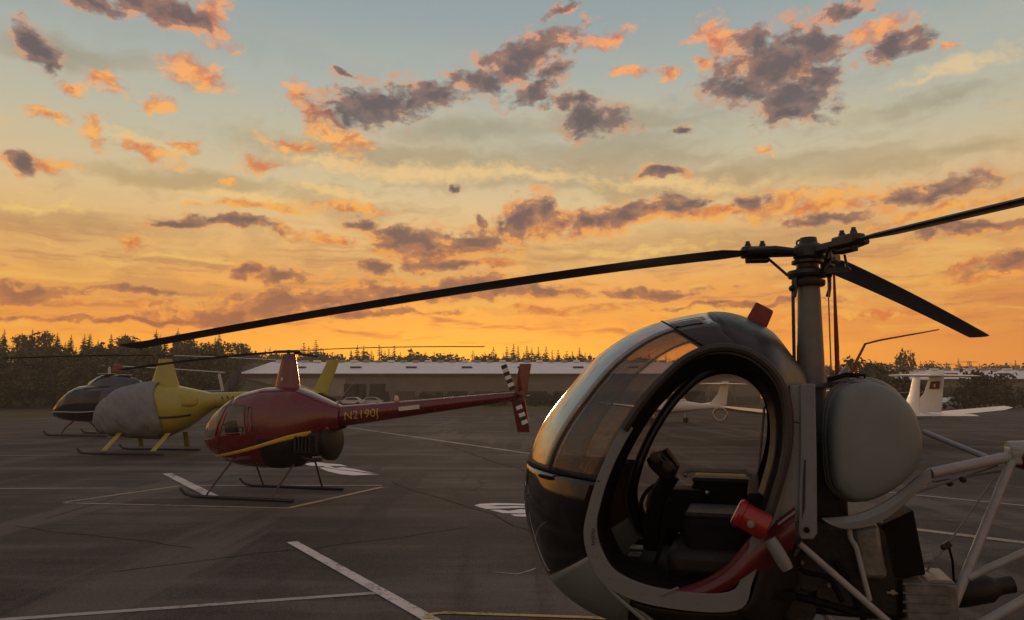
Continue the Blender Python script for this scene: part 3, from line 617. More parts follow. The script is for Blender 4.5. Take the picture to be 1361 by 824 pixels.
# ------------------------------------------------------------------ parked cars far off
def car(label, x, y, rot, paint, van=False, group=None):
    t = thing('parked_van' if van else 'parked_car', label, 'van' if van else 'car', (x, y, 0), rot, group)
    prof = [(2.1,.35),(2.15,.62),(1.95,.82),(1.0,.95),(.35,1.42),(-1.0,1.44),(-1.7,1.0),(-2.1,.92),(-2.15,.4)] if not van else [(2.4,.35),(2.45,.9),(2.2,1.15),(1.75,1.95),(-2.3,2.0),(-2.45,1.8),(-2.45,.4)]
    w = .86 if not van else .95
    G().loft([[(a, yy*(1 if b < 1.0 else .92), b) for a, b in prof] for yy in (-w, w)]).build('body', paint, t, smooth=0, bevel=.09)
    zz = (1.0, 1.34) if not van else (1.2, 1.75)
    for s in (-1, 1):
        q = [(.75, zz[0]), (.32, zz[1]), (-.95, zz[1]), (-1.45, zz[0])] if not van else [(1.85, zz[0]), (1.6, zz[1]), (.7, zz[1]), (.7, zz[0])]
        G().prism(q, s*(w*.97), s*(w*.97+.03)).build('side_window', M['winglass'], t, smooth=0)
        for xx in (1.35, -1.35):
            wo = G().lathe([(.1, -.1), (.3, -.1), (.33, -.06), (.33, .06), (.3, .1), (.1, .1)], (xx, s*(w-.06), .33), (0, 1, 0), 14).build('wheel', M['tyre'], t)
        G().box((2.14 if not van else 2.42, s*w*.7, .68), (.06, .3, .14)).build('headlight', M['lens'], t, smooth=0, bevel=.02)
    return t
def cp(px, py): return gnd(px, py)
car('white van half hidden behind the red rotor mast', at(361, 520, 112).x, 112, 262, M['white'], True)
car('silver car parked left of the white van by the hangar', at(318, 524, 112).x, 112, 180, M['carsilver'])
car('white car half hidden behind the yellow tail fin', at(466, 525, 118).x, 118, 180, M['offwhite'])
car('silver car beyond the yellow tail fin by the hangar door', at(492, 525, 120).x, 120, 180, M['carsilver'])
car('dark navy car between the grey tank and the T-tail', at(1203, 530, 60).x, 60, 175, M['carblue'], True)
car('small white car beyond the right aeroplane tail', at(1262, 528, 96).x, 96, 185, M['white'])

# ------------------------------------------------------------------ the grey helicopter in the foreground
H = Frame(1.671, 4.1, 162)
HZ = 2.55
heli = thing('light_helicopter', 'grey open-sided light helicopter with bubble cabin and three black blades, nearest the camera', 'helicopter', (1.671, 4.1, 0), 162)
PK = [(.30,.52),(.80,.46),(1.20,.52),(1.47,.68),(1.60,.92),(1.65,1.16),(1.62,1.40),(1.525,1.60),(1.365,1.80),(1.185,1.99),(.96,2.125),(.74,2.19),(.47,2.215),(.25,2.125),(.13,1.98),(.045,1.81),(.04,1.42),(.04,1.02),(.10,.66)]
DK = [(.45,.76),(.80,.75),(1.03,.815),(1.12,.93),(1.15,1.06),(1.125,1.19),(1.075,1.34),(.99,1.515),(.878,1.69),(.765,1.82),(.63,1.935),(.48,1.983),(.33,1.952),(.215,1.845),(.172,1.70),(.182,1.49),(.245,1.27),(.30,1.12),(.37,.90)]
SUB = 6
PC, DC = spline(PK, SUB, True), spline(DK, SUB, True); NK = len(PC)
DW, PHI = .62, R(76)
def shell_pt(i, s, off=0.0):
    """s: -1..1 across the cabin, i: index round the outline"""
    i %= NK; ph = PHI*s; w = (math.cos(ph)-math.cos(PHI))/(1-math.cos(PHI))
    d, p = DC[i], PC[i]; k = 1+off
    return (d[0]+(p[0]-d[0])*w*k, DW*math.sin(ph)/math.sin(PHI)*(1+off*.5), d[1]+(p[1]-d[1])*w*k)
def shell(name, i0, i1, s0, s1, mat, th=.008, ns=None, off=0.0, **kw):
    ns = ns or max(4, int(abs(s1-s0)*18)); g = G()
    g.loft([[shell_pt(i, s0+(s1-s0)*k/ns, off) for k in range(ns+1)] for i in range(i0, i1+1)], closed=False, cap=False)
    return g.build(name, mat, heli, smooth=50, solid=th, **kw)
K = lambda k: int(round(k*SUB))
belly = shell('belly', K(1.5), K(3.15), -1, 1, M['grey'])
shell('engine_shroud', 0, K(1.5), -.9, .9, M['engine'], off=-.03)
shell('chin_bubble', K(3.15), K(5.9), -1, 1, M['chin'], .006)
shell('canopy', K(5.9), K(10.6), .62, 1, M['canopy'], .005); shell('canopy', K(5.9), K(10.6), -1, -.62, M['canopy'], .005)
shell('windscreen', K(5.9), K(11.6), -.62, .62, M['screen'], .005)
roof = shell('roof', K(11.6), K(15.0), -1, 1, M['roof'], .012)
for sa, sb in ((.62, 1), (-1, -.62)):
    o = shell('roof_side', K(10.6), K(11.6), sa, sb, M['roof'], .012); o.parent = roof
o = shell('overhead_window', K(10.75), K(11.55), .42, .86, M['overhead'], .004, 8, off=.015); o.parent = roof
o = shell('overhead_window', K(10.75), K(11.55), -.86, -.42, M['overhead'], .004, 8, off=.015); o.parent = roof
shell('rear_bulkhead', K(15.0), K(17.0), -.96, .96, M['grey'], .012); shell('firewall', K(17.0), K(19), -.94, .94, M['engine'], .012)
for (i0, s) in ((K(5.9), None), (K(10.6), None)):     # joint strips across the bubble
    G().tube([shell_pt(i0, -1+2*k/24, .012) for k in range(25)], .005, 6).build('joint_strip', M['black'], heli)
G().tube([shell_pt(i, .62, .004) for i in range(K(5.9), K(10.6)+1)], .0035, 5).build('canopy_rib', M['seal'], heli)
G().tube([shell_pt(i, -.62, .004) for i in range(K(5.9), K(10.6)+1)], .0035, 5).build('canopy_rib', M['seal'], heli)
G().tube([shell_pt(K(5.75), .54+.16*k/6, .014) for k in range(7)], [.004]+[.011]*5+[.004], 7).build('canopy_clamp', M['black'], heli)
# door openings: an outer frame, the thick dark jamb and a trim on both sides
cxd, czd = .66, 1.36
def ring_at(k, y, i0=0, i1=NK): return [(cxd+(DC[i % NK][0]-cxd)*k, y, czd+(DC[i % NK][1]-czd)*k) for i in range(i0, i1)]
def frame_strip(name, i0, i1, k0, k1, y, mat, sgn=1, th=.02, parent=heli):
    g = G(); n = i1-i0; rings = []
    for i in range(i0, i1):
        a = DC[i % NK]; p0 = (cxd+(a[0]-cxd)*k0, czd+(a[1]-czd)*k0); p1 = (cxd+(a[0]-cxd)*k1, czd+(a[1]-czd)*k1)
        rings.append([(p0[0], sgn*y, p0[1]), (p0[0], sgn*(y+th), p0[1]), (p1[0], sgn*(y+th), p1[1]), (p1[0], sgn*y, p1[1])])
    g.loft(rings, True, i1-i0 < NK, i1-i0 >= NK); return g.build(name, mat, parent, smooth=35, bevel=.003)
frame_strip('door_frame', K(16.6)-0, K(19)+K(7.6), .905, 1.045, .605, M['frame'])
frame_strip('upper_door_frame', K(7.6)+0, K(16.6)+1, .95, 1.035, .606, M['seal'])
frame_strip('door_frame', K(0), NK+1, .95, 1.02, .605, M['seal'], -1)
G().tube([(cxd+(x-cxd)*1.0, .632, czd+(z-czd)*1.0) for x, z in [DC[i % NK] for i in range(K(7.4), K(16.8))]], .022, 8).build('door_seal', M['seal'], heli)
for sgn in (1, -1):   # jamb lining
    g = G(); A, B = ring_at(.955, sgn*.612), ring_at(.84, sgn*.44)
    g.loft([[A[i % NK], B[i % NK]] for i in range(NK)], False, False, True); g.build('door_jamb', M['black'], heli, solid=.006)
# far door, closed, with clear plexiglas and a round vent
far = frame_strip('far_door', 0, NK, .86, .995, .60, M['black'], -1, .03)
g = G(); g.add([(cxd+(DC[i][0]-cxd)*.87, -.622, czd+(DC[i][1]-czd)*.87) for i in range(K(2.6), K(17.2))], [tuple(range(K(17.2)-K(2.6)))]); g.build('window', M['door'], far, smooth=0)
vx, vz = H.side(957, 551, -.63)
G().tube([(vx+.042*math.cos(a*math.pi/10), -.63, vz+.042*math.sin(a*math.pi/10)) for a in range(20)], .007, 6, loop=True).build('vent_ring', M['bolt'], far)
# lower half of the far door is a solid dark panel
g = G(); lp = [(cxd+(DC[i % NK][0]-cxd)*.87, czd+(DC[i % NK][1]-czd)*.87) for i in list(range(K(17.0), NK))+list(range(0, K(3.0)))]; g.prism(lp, -.635, -.605); g.build('door_panel', M['black'], far, smooth=0)
# light strips: the bright door-post edges behind the seats
for a, b, y, r in (((1016,540),(1004,668),-.5,.008), ((1033,565),(1022,690),.30,.012)):
    G().tube([H.pt(*a, y), H.pt(*b, y)], r, 6).build('door_post', M['rail'], heli)
# grey rear pillar beside the opening, mast support plate with its bolt
def sp(pp, y0, y1, name, mat, bevel=.006, parent=heli, smooth=35):
    return G().prism([H.side(px, py, (y0+y1)/2) for px, py in pp], y0, y1).build(name, mat, parent, smooth=smooth, bevel=bevel)
sp([(1049,512),(1066,512),(1064,600),(1062,690),(1050,700),(1008,702),(1022,672),(1036,640),(1046,590)], .50, .585, 'rear_pillar', M['grey'])
pl = sp([(1063,510),(1083,510),(1085,600),(1086,708),(1081,716),(1064,716),(1060,708),(1063,600)], .56, .60, 'support_plate', M['frame'])
bx, bz = H.side(1072, 704, .6)
G().lathe([(.0,0),(.014,0),(.014,.012),(0,.012)], (bx, .60, bz), (0,1,0), 6).build('bolt', M['black'], pl, smooth=0)
G().prism([H.side(*p, .603) for p in ((1067,640),(1069,610),(1071,612),(1070,675),(1066,690))], .601, .604).build('scuff', M['ink'], pl, smooth=0)
G().lathe([(0,0),(.02,0),(.025,.006),(0,.008)], H.pt(1031, 674, .586), (0,1,0), 12).build('pull_latch', M['rail'], heli)
# red tab on the roof
sp([(1005,402),(1028,414),(1017,440),(990,428)], .03, .11, 'roof_tab', M['redtab'], .008)
for dy, pp in ((.615, [(786,736),(797,764),(815,788),(842,812),(868,834)]), (.56, [(806,790),(830,800),(852,814),(880,836)])):
    G().tube(spline([H.pt(*p, dy) for p in pp], 4), .011, 7).build('nose_tube', M['frame'], heli)
# -------- interior
G().box((.62, 0, .80), (.9, 1.1, .04)).build('cabin_floor', M['black'], heli, smooth=0, bevel=.004)
G().box((.34, 0, 1.02), (.06, 1.05, .5)).build('seat_wall', M['black'], heli, smooth=0, bevel=.01)
def cushion(name, c, d, par): return G().box(c, d).build(name, M['leather'], par, bevel=min(d)*.35)
for y, zt in ((-.30, 1.25), (.24, 1.13)):
    st = cushion('seat', (.55, y, .90), (.46, .48, .16), heli)
    G().box((.50, y, zt-.13), (.38, .40, .26)).build('seat_block', M['black'], st, bevel=.035)
    G().box((.505, y, zt+.004), (.36, .36, .03)).build('seat_top', M['leather'], st, bevel=.012)
G().tube([H.pt(907,630,-.3), H.pt(918,625,-.3), H.pt(990,627,-.3), H.pt(998,634,-.3)], .012, 6).build('seat_highlight', M['rail'], heli)  # pale tube put in as the highlight along the seat top
cx0, cz0 = H.side(905, 650, -.12)
G().box((cx0, -.12, cz0-.11), (.30, .26, .24)).build('console_box', M['black'], heli, bevel=.03)
for p, y, r in (((918,676),.1,.008),((952,693),.28,.013),((940,655),.1,.012),((893,640),-.1,.012),((911,632),-.2,.012)):
    G().ball(H.pt(*p, y), r, 8).build('knob', M['bolt'], heli)
# instrument pod on its stalk
pod = sp([(862,608),(878,598),(900,622),(896,636),(882,634),(866,618)], -.14, .10, 'instrument_pod', M['black'], .012)
pod2 = sp([(880,600),(886,595),(903,620),(898,628)], -.16, -.02, 'instrument_hood', M['black'], .006)
g1, g2 = H.pt(872, 608, .10), H.pt(888, 620, .10)
for q in (g1, g2): G().lathe([(0,0),(.03,0),(.034,.012),(.026,.016),(0,.014)], q, (0,1,0), 14).build('gauge', M['rotor'], pod)
G().tube([H.pt(878,610,.115), H.pt(888,617,.12), H.pt(892,624,.115)], .005, 5).build('gauge_rim', M['bolt'], pod)
G().tube([H.pt(893,630,0), H.pt(878,652,0), H.pt(868,690,0), H.pt(866,730,0)], .05, 8).build('pedestal', M['black'], heli)
arc = [H.pt(*p, -.05) for p in ((884,642),(868,646),(856,658),(852,672),(858,686),(872,696),(886,698))]
G().tube(spline(arc, 3), .012, 6).build('cyclic_stick', M['black'], heli)
lps = [H.side(*p, -.2) for p in ((862,654),(872,650),(868,664),(876,680),(886,688),(880,694),(866,686),(858,672))]
G().prism(lps, -.21, -.19).build('map_pocket', material('pocket_grey', (.14,.12,.13), .6), heli, smooth=0, bevel=.003)
G().tube([H.pt(868,760,.15), H.pt(880,720,.12), H.pt(884,690,.12), H.pt(890,664,.12)], .012, 7).build('collective_lever', M['black'], heli)
for (a, b) in (((800,754),(850,752)),((802,762),(848,761)),((838,728),(858,727)),((836,737),(852,736))):
    y = .30 if a[0] < 820 else -.05
    p, q = H.pt(*a, y), H.pt(*b, y); c = (Vector(p)+Vector(q))/2
    G().box(c, ((Vector(p)-Vector(q)).length, .09, .012), Matrix.Rotation(0, 3, 'Z')).build('floor_rail', M['rail'], heli, smooth=0, bevel=.003)
G().lathe([(.0,0),(.02,0),(.016,.03),(.008,.045),(.012,.06),(0,.066)], H.pt(803, 716, .45), (0,0,1), 10).build('pedal_knob', M['bolt'], heli)
# tiny placard on the grey frame: a column of illegible dark marks
for i in range(9):
    a = H.side(788+(i % 2), 703+i*2.6, .629); G().box((a[0], .6262, a[1]), (.012+.008*((i*7) % 3)/2, .002, .004), Matrix.Rotation(R(20), 3, 'Y')).build('placard_mark', M['ink'], heli, smooth=0)
# -------- red lower side panel, red canister and grey lever
g = G(); top = [(878,786),(905,781),(940,768),(968,748),(990,722),(1012,702),(1034,690),(1056,674)]; bot = [(884,798),(915,799),(950,794),(985,780),(1012,764),(1030,750),(1044,738),(1055,728)]
T_, B_ = spline(top, 4), spline(bot, 4); rings = []
for k, (a, b) in enumerate(zip(T_, B_)):
    u = k/(len(T_)-1); yy = .60-.05*(1-u); A, B = Vector(H.pt(*a, yy)), Vector(H.pt(*b, yy)); mid = (A+B)/2+Vector((0, .05, 0))
    bulge = Vector((0, .035, 0)); q = [A, A.lerp(mid, .6)+bulge*.4, mid, B.lerp(mid, .6)+bulge*.4, B]
    rings.append([p+Vector((0, .008, 0)) for p in q]+[p-Vector((0, .008, 0)) for p in reversed(q)])
g.loft(rings); panel = g.build('side_panel', M['redp'], heli, smooth=45)
G().tube([H.pt(1034,697,.66), H.pt(1057,680,.66)], .006, 6).build('pin', M['rail'], panel)
G().tube([H.pt(878,791,.63), H.pt(902,781,.63)], .006, 6).build('pin', M['rail'], panel)
A, B = Vector(H.pt(981,681,.70)), Vector(H.pt(1021,703,.70)); ax = (B-A); L = ax.length
can = G().lathe([(0,-.012),(.058,-.012),(.068,0),(.068,.02),(.062,.024),(.064,L*.8),(.06,L*.95),(.04,L),(0,L)], A, ax, 20).build('canister', M['redc'], heli, smooth=35)
G().lathe([(0,0),(.017,0),(.017,.004),(0,.006)], A+ax*.42+Vector((0,.064,-.012)), (0,1,0), 10).build('badge', M['rail'], can)
G().lathe([(0,0),(.026,0),(.032,.03),(.032,.12),(.027,.15),(0,.15)], H.pt(1023,716,.70), Vector(H.pt(1042,748,.70))-Vector(H.pt(1023,716,.70)), 14).build('lever_grip', M['frame'], heli)
# -------- fuel tank: rounded drum on the left side
tk = [(1112,530),(1122,517),(1140,510),(1160,508),(1182,513),(1204,529),(1219,550),(1227,574),(1229,598),(1224,618),(1212,634),(1196,648),(1176,660),(1154,668),(1136,668),(1120,659),(1110,645),(1106,620),(1104,585),(1105,555)]
tp = spline([H.side(px, py, .50) for px, py in tk], 3, True); tcx = sum(p[0] for p in tp)/len(tp); tcz = sum(p[1] for p in tp)/len(tp)
def tring(k, y): return [(tcx+(x-tcx)*k, y, tcz+(z-tcz)*k) for x, z in tp]
G().loft([tring(k, y) for k, y in ((.80,.06),(.93,.08),(.985,.12),(1.02,.20),(1.02,.36),(1.0,.44),(.965,.485),(.90,.505),(.75,.517),(.5,.524),(.2,.527))]).build('fuel_tank', M['tank'], heli, smooth=60)
G().tube(tring(1.035, .30), .02, 6, loop=True, flat=.4).build('tank_strap', M['frame'], heli)
G().tube(tring(1.075, .24), .018, 6, loop=True, flat=.5).build('tank_strap', M['grey'], heli)
G().tube([H.pt(1100,505,.3), H.pt(1125,498,.3), H.pt(1150,500,.28)], .012, 6).build('filler_hose', M['black'], heli)
sp([(1100,503),(1112,502),(1120,490),(1126,486),(1128,503),(1130,509),(1100,510)], .10, .26, 'engine_cover', M['grey'], .01)
# curved skirt under the tank
st = [(1093,689),(1112,688),(1135,685),(1158,677),(1182,664),(1204,647),(1222,632),(1236,622)]; sb = [(1093,690),(1106,698),(1125,703),(1150,700),(1176,690),(1200,672),(1222,652),(1238,638)]
g = G(); rings = []
for k, (a, b) in enumerate(zip(spline(st, 3), spline(sb, 3))):
    y = .56-.16*(k/21)**1.5; A, B = Vector(H.pt(*a, y)), Vector(H.pt(*b, y+.03)); rings.append([A, A.lerp(B, .5)+Vector((0,.012,0)), B, B-Vector((0,.02,0)), A-Vector((0,.02,0))])
g.loft(rings); g.build('tank_skirt', M['frame'], heli, smooth=40)
# -------- mast
mst = G().loft([[(x+a*math.cos(t*math.pi/8), b*math.sin(t*math.pi/8), z) for t in range(16)] for z, x, a, b in ((1.05,.02,.10,.08),(1.80,.02,.076,.062),(2.28,.01,.062,.055),(2.36,.01,.06,.055))]).build('mast', M['mast'], heli)
G().lathe([(.0,1.79),(.12,1.79),(.125,1.80),(.125,1.815),(0,1.815)], (.02,0,0), (0,0,1), 20).build('mast_collar', M['grey'], heli)
G().tube([(.105,.03,1.84),(.10,.04,2.1),(.095,.045,2.32),(.088,.03,2.40)], .009, 6).build('control_rod', M['rotor'], heli)
G().tube([(-.105,.05,1.6),(-.115,.05,2.0),(-.12,.05,2.415)], [.007,.0125,.006], 8).build('control_rod', M['redtab'], heli)
G().tube([(-.075,.09,1.6),(-.08,.085,2.0),(-.085,.08,2.36)], .004, 5).build('cable', M['rail'], heli)
# swashplate and head
G().lathe([(0,2.355),(.085,2.355),(.09,2.365),(.09,2.385),(.07,2.39),(.07,2.40),(.105,2.405),(.112,2.42),(.108,2.44),(.07,2.445),(.06,2.46),(.06,2.48),(.085,2.485),(.085,2.50),(0,2.50)], (.01,0,0), (0,0,1), 24).build('swashplate', M['rotor'], heli, smooth=30)
def head_dir(az): 
    a = R(az-162); return Vector((math.cos(a), math.sin(a), 0))
G().lathe([(0,2.49),(.06,2.49),(.07,2.505),(.085,2.52),(.085,2.57),(.075,2.585),(.05,2.60),(.045,2.63),(0,2.635)], (0,0,0), (0,0,1), 24).build('hub', M['rotor'], heli, smooth=30)
e0 = Vector(H.pt(1063, 323, 0)); G().tube([e0+Vector((.017*math.cos(k*math.pi/8), 0, .017*math.sin(k*math.pi/8))) for k in range(16)], .0055, 6, loop=True).tube([e0+Vector((0,0,-.015)), e0+Vector((0,0,-.07))], .008, 6).build('lifting_eye', M['rotor'], heli)
for k in range(3):
    q = Vector((.0,0,2.41))+head_dir((200,330,85)[k])*.10; G().tube([q, q+Vector((0,0,-.07)), q+Vector((.012,0,-.12))], [.012,.009,.012], 6).ball(q, .018, 8).build('swash_link', M['rotor'], heli)
G().box((-.115,.045,2.425), (.16,.035,.03)).ball((-.19,.045,2.43), .02, 8).tube([(-.19,.045,2.43),(-.18,.03,2.52)], .008, 6).build('pitch_arm', M['rotor'], heli, bevel=.004)
G().ball((.10,.05,2.34), .018, 8).build('rod_end', M['rotor'], heli)
# blades: grips, dampers, then long slender blades that sag a little
def blade(az, droop, chord, twist, tipcut=.0):
    d = head_dir(az); n = Vector((-d.y, d.x, 0))
    arm = G(); c0 = Vector((0, 0, HZ))
    rot = Matrix((d, n, Vector((0,0,1)))).transposed()
    arm.box(c0+d*.14, (.17,.07,.042), rot)
    grip = arm.build('blade_grip', M['rotor'], heli, bevel=.008)
    g = G(); g.box(c0+d*.29+Vector((0,0,.006)), (.16,.085,.06), rot); g.box(c0+d*.27+Vector((0,0,-.04)), (.11,.055,.03), rot); g.build('hinge_block', M['rotor'], grip, bevel=.012)
    g = G()
    for oo in (.25, .33): g.lathe([(0,-.055),(.016,-.055),(.018,-.045),(.018,.05),(.012,.06),(.012,.07),(0,.072)], c0+d*oo, (0,0,1), 8)
    g.build('hinge_bolt', M['rotor'], grip, smooth=30)
    g = G(); g.tube([c0+d*.10+n*.085+Vector((0,0,-.01)), c0+d*.2+n*.095, c0+d*.34+n*.075], [.02,.024,.018], 8); g.build('damper', M['rotor'], grip)
    g = G(); g.tube([c0+d*.22-n*.06+Vector((0,0,-.01)), Vector((.01,0,2.42))+d*.11], .008, 6); g.build('pitch_link', M['rotor'], grip)
    rings = []; prof = [(-.25,0),(-.20,.06),(-.05,.085),(.2,.07),(.5,.03),(.75,.004),(.75,-.004),(.5,-.03),(.2,-.05),(-.05,-.06),(-.20,-.04)]
    for i in range(26):
        u = i/25; r = .34+(4.08-.34)*u; ch = chord*(.55+.45*min(1, u/.035)); tw = R(twist*(1-u*.6))
        dz = -droop*((r-.25)/3.83)**1.25; ctr = c0+d*r+Vector((0, 0, dz))
        rings.append([ctr+n*(a*math.cos(tw)*ch)+Vector((0,0,(b*.9+a*math.sin(tw))*ch)) + d*(.0 if i < 25 else a*ch*tipcut) for a, b in prof])
    bl = G().loft(rings).build('rotor_blade', M['blade'], heli, smooth=50)
    return bl
blade(172, .50, .172, 7, .3); blade(290, .06, .172, 6, .3); blade(46, .24, .175, -7, .3)
# antenna whip behind the tank
G().tube([H.pt(1128,500,.1), H.pt(1150,457,.1), H.pt(1170,452,.1), H.pt(1248,438,.1)], [.008,.006,.005,.003], 6).build('whip_antenna', M['bladebrown'], heli)
# -------- engine bay and frame tubes behind the cabin
G().box((-.02, 0, .90), (.62, .72, .46)).build('engine', M['engine'], heli, bevel=.04)
G().box((.05, 0, 1.30), (.34, .40, .5)).build('transmission', M['engine'], heli, bevel=.05)
for i, (px, py) in enumerate(((1040,770),(1075,760),(1110,790),(1060,806))):
    x, z = H.side(px, py, .40); g = G()
    for k in range(7): g.lathe([(0,k*.016),(.085-.004*(i%2),k*.016),(.085,k*.016+.007),(0,k*.016+.007)], (x, .32, z), (0,1,0), 14)
    g.build('cylinder_fin', M['engine'], heli, smooth=30)
    G().ball((x+.03, .44, z+.05), .013, 6).build('spark_plug', M['alloy'], heli)
for pts, r in (([(1000,800),(1040,790),(1090,800),(1140,815)],.02),([(1050,742),(1070,760),(1100,768),(1120,800)],.013),([(1110,745),(1130,780),(1150,830)],.016),([(1010,770),(1030,800),(1050,830)],.014)):
    G().tube(spline([H.pt(*p, .42) for p in pts], 4), r, 7).build('hose', M['black'], heli)
def tb(name, a, ya, b, yb, r, mat='tube', n=10): return G().tube([H.pt(*a, ya), H.pt(*b, yb)], r, n).build(name, M[mat], heli)
tb('frame_tube', (1062,722), .55, (1185,830), .50, .016, 'tube'); tb('frame_tube', (1030,755), .50, (965,834), .45, .013, 'tube')
tb('frame_tube', (1062,725), .5, (1000,835), .2, .012, 'mast')
G().tube(spline([H.pt(*p, .48) for p in ((1129,704),(1131,716),(1138,728),(1145,755),(1156,798))], 4), .012, 8).build('drain_pipe', M['tube'], heli)
sp([(1130,702),(1165,694),(1170,730),(1177,762),(1172,765),(1141,765),(1137,735)], .28, .44, 'oil_tank', M['alloy'], .02)
sp([(1165,692),(1206,672),(1222,755),(1178,760)], .05, .36, 'cooling_duct', M['black'], .01)
bx_ = sp([(1194,764),(1262,768),(1266,840),(1200,840)], .12, .42, 'battery_box', M['alloy'], .008)
for i in range(5):
    a, b = H.pt(1200, 776+i*12, .42), H.pt(1260, 778+i*12, .42); G().tube([a, b], .006, 6).build('rib', M['alloy'], bx_)
sp([(1222,766),(1230,762),(1256,763),(1262,768)], .14, .40, 'box_lid', M['rail'], .003)
tb('filler_neck', (1218,745), .25, (1240,742), .25, .022, 'tube'); 
G().lathe([(0,0),(.012,0),(.012,.004),(0,.004)], H.pt(1187,787,.40), (0,1,0), 8).build('bolt', M['bolt'], heli); G().box(H.pt(1186,788,.4), (.045,.004,.008)).build('clip', M['bolt'], heli, smooth=0)
# tail boom cluster fitting, its tubes, cable and exhaust
cl = Vector(H.pt(1347, 606, .10))
boomdir = Vector((-1, -.02, .045)).normalized()
boom = G().tube([cl+boomdir*.0, cl+boomdir*.06, cl+boomdir*4.4], [.055,.075,.05], 16).build('tail_boom', M['redp'], heli)
G().tube([cl-boomdir*.02+Vector((0,0,.012)), cl+boomdir*.5+Vector((0,0,.018))], .062, 14).build('boom_highlight', M['tube'], boom)  # pale tube standing proud of the red boom, its painted top highlight
G().box(cl+Vector((0,0,.005)), (.05,.12,.09)).build('cluster_fitting', M['tube'], heli, bevel=.012)
tb('boom_strut', (1236,629), .34, (1346,606), .12, .026); tb('boom_strut', (1228,574), -.30, (1316,610), .02, .016); tb('boom_strut', (1345,612), .14, (1264,812), .40, .022)
tb('boom_strut', (1286,768), .35, (1375,728), .30, .018); tb('boom_strut', (1300,832), .45, (1375,790), .42, .022)
tb('linkage_rod', (1216,655), .3, (1325,618), .10, .008, 'mast'); tb('linkage_rod', (1240,640), .2, (1330,626), .1, .006, 'mast')
for px, py in ((1262,642),(1280,637)): G().ball(H.pt(px, py, .2), .018, 8).build('rod_joint', M['rotor'], heli)
tb('cable', (1322,635), .13, (1262,720), .2, .004, 'rail'); tb('cable', (1260,723), .2, (1226,766), .22, .005, 'rail')
G().box(H.pt(1259, 724, .2), (.035,.03,.03), Matrix.Rotation(R(40), 3, 'Y')).ball(H.pt(1254,727,.21), .016, 8).build('turnbuckle', M['rotor'], heli, bevel=.004)
G().tube([H.pt(1261,726,.2), H.pt(1266,745,.2), H.pt(1268,775,.2)], .006, 5).build('hanger_wire', M['black'], heli)
A, B = Vector(H.pt(1262,790,.16)), Vector(H.pt(1345,776,.10)); ex = (B-A); L = ex.length
G().lathe([(0,0),(.05,0),(.066,.02),(.07,.05),(.068,L*.62),(.05,L*.72),(.042,L*.78),(.042,L),(.034,L),(.03,L*.9),(0,L*.9)], A, ex, 16).build('exhaust', M['engine'], heli)
# tail and landing gear, below and beside the frame
tl = cl+boomdir*4.35
G().prism([(tl.x+.2, tl.z), (tl.x-.25, tl.z+.75), (tl.x-.5, tl.z+.75), (tl.x-.28, tl.z-.1), (tl.x-.2, tl.z-.6), (tl.x-.02, tl.z-.6)], .07, .10).build('tail_fin', M['grey'], heli, bevel=.008)
tr = G(); tr.box((tl.x-.1, .26, tl.z), (.09, .02, 1.2), Matrix.Rotation(R(35), 3, 'Y')); tr.build('tail_rotor', M['blade'], heli, bevel=.004)
G().tube([(tl.x-.1,.05,tl.z),(tl.x-.1,.26,tl.z)], .03, 8).build('tail_gearbox', M['rotor'], heli)
for s in (1, -1):
    G().tube([(1.25, s*.98, .2),(1.15, s*.98, .09),(.95, s*.98, .05),(-.95, s*.98, .05),(-1.1, s*.98, .06)], .035, 10).build('skid', M['tube'], heli)
    for x in (.7, -.25):
        G().tube([(x-.05, s*.40, .60),(x, s*.92, .12)], .03, 8).build('skid_leg', M['tube'], heli)
        G().tube([(x+.3, s*.38, .58),(x+.05, s*.90, .18)], .018, 8).build('leg_brace', M['tube'], heli)

# -------- fasteners, seams and fittings
for i in range(K(17.0), NK+K(7.2), 5):
    a = DC[i % NK]; q = (cxd+(a[0]-cxd)*.975, .6262, czd+(a[1]-czd)*.975)
    G().lathe([(0,0),(.006,0),(.005,.003),(0,.0035)], q, (0,1,0), 8).build('screw', M['rail'], heli)
for k in range(9):
    q = H.pt(1056-.3*k, 528+k*18, .586); G().lathe([(0,0),(.0045,0),(.004,.0025),(0,.003)], q, (0,1,0), 7).build('rivet', M['rail'], heli)
    q = H.pt(1080+.3*k, 526+k*19, .601); G().lathe([(0,0),(.004,0),(.0035,.0025),(0,.003)], q, (0,1,0), 7).build('rivet', M['rail'], pl)
G().tube([H.pt(1047,560,.587), H.pt(1064,562,.587)], .0025, 4).build('panel_seam', M['ink'], heli)
tkx, tkz = H.side(1150, 520, .45)
G().lathe([(0,0),(.045,0),(.047,.012),(.03,.022),(.012,.024),(.012,.034),(0,.035)], (tcx+.02, .34, max(p[1] for p in tp)-.004), (0,.1,1), 16).build('filler_cap', M['mast'], heli)
G().tube(tring(.985, .452), .0035, 5, loop=True).build('tank_seam', M['mast'], heli)
for k in range(0, len(tp), 4):
    q = tring(1.055, .30)[k]; G().ball(q, .006, 6).build('strap_rivet', M['rail'], heli)
G().lathe([(0,0),(.012,0),(.012,.01),(0,.012)], (tcx-.02, .47, min(p[1] for p in tp)+.05), (0,1,-.4), 8).build('drain_cock', M['bolt'], heli)

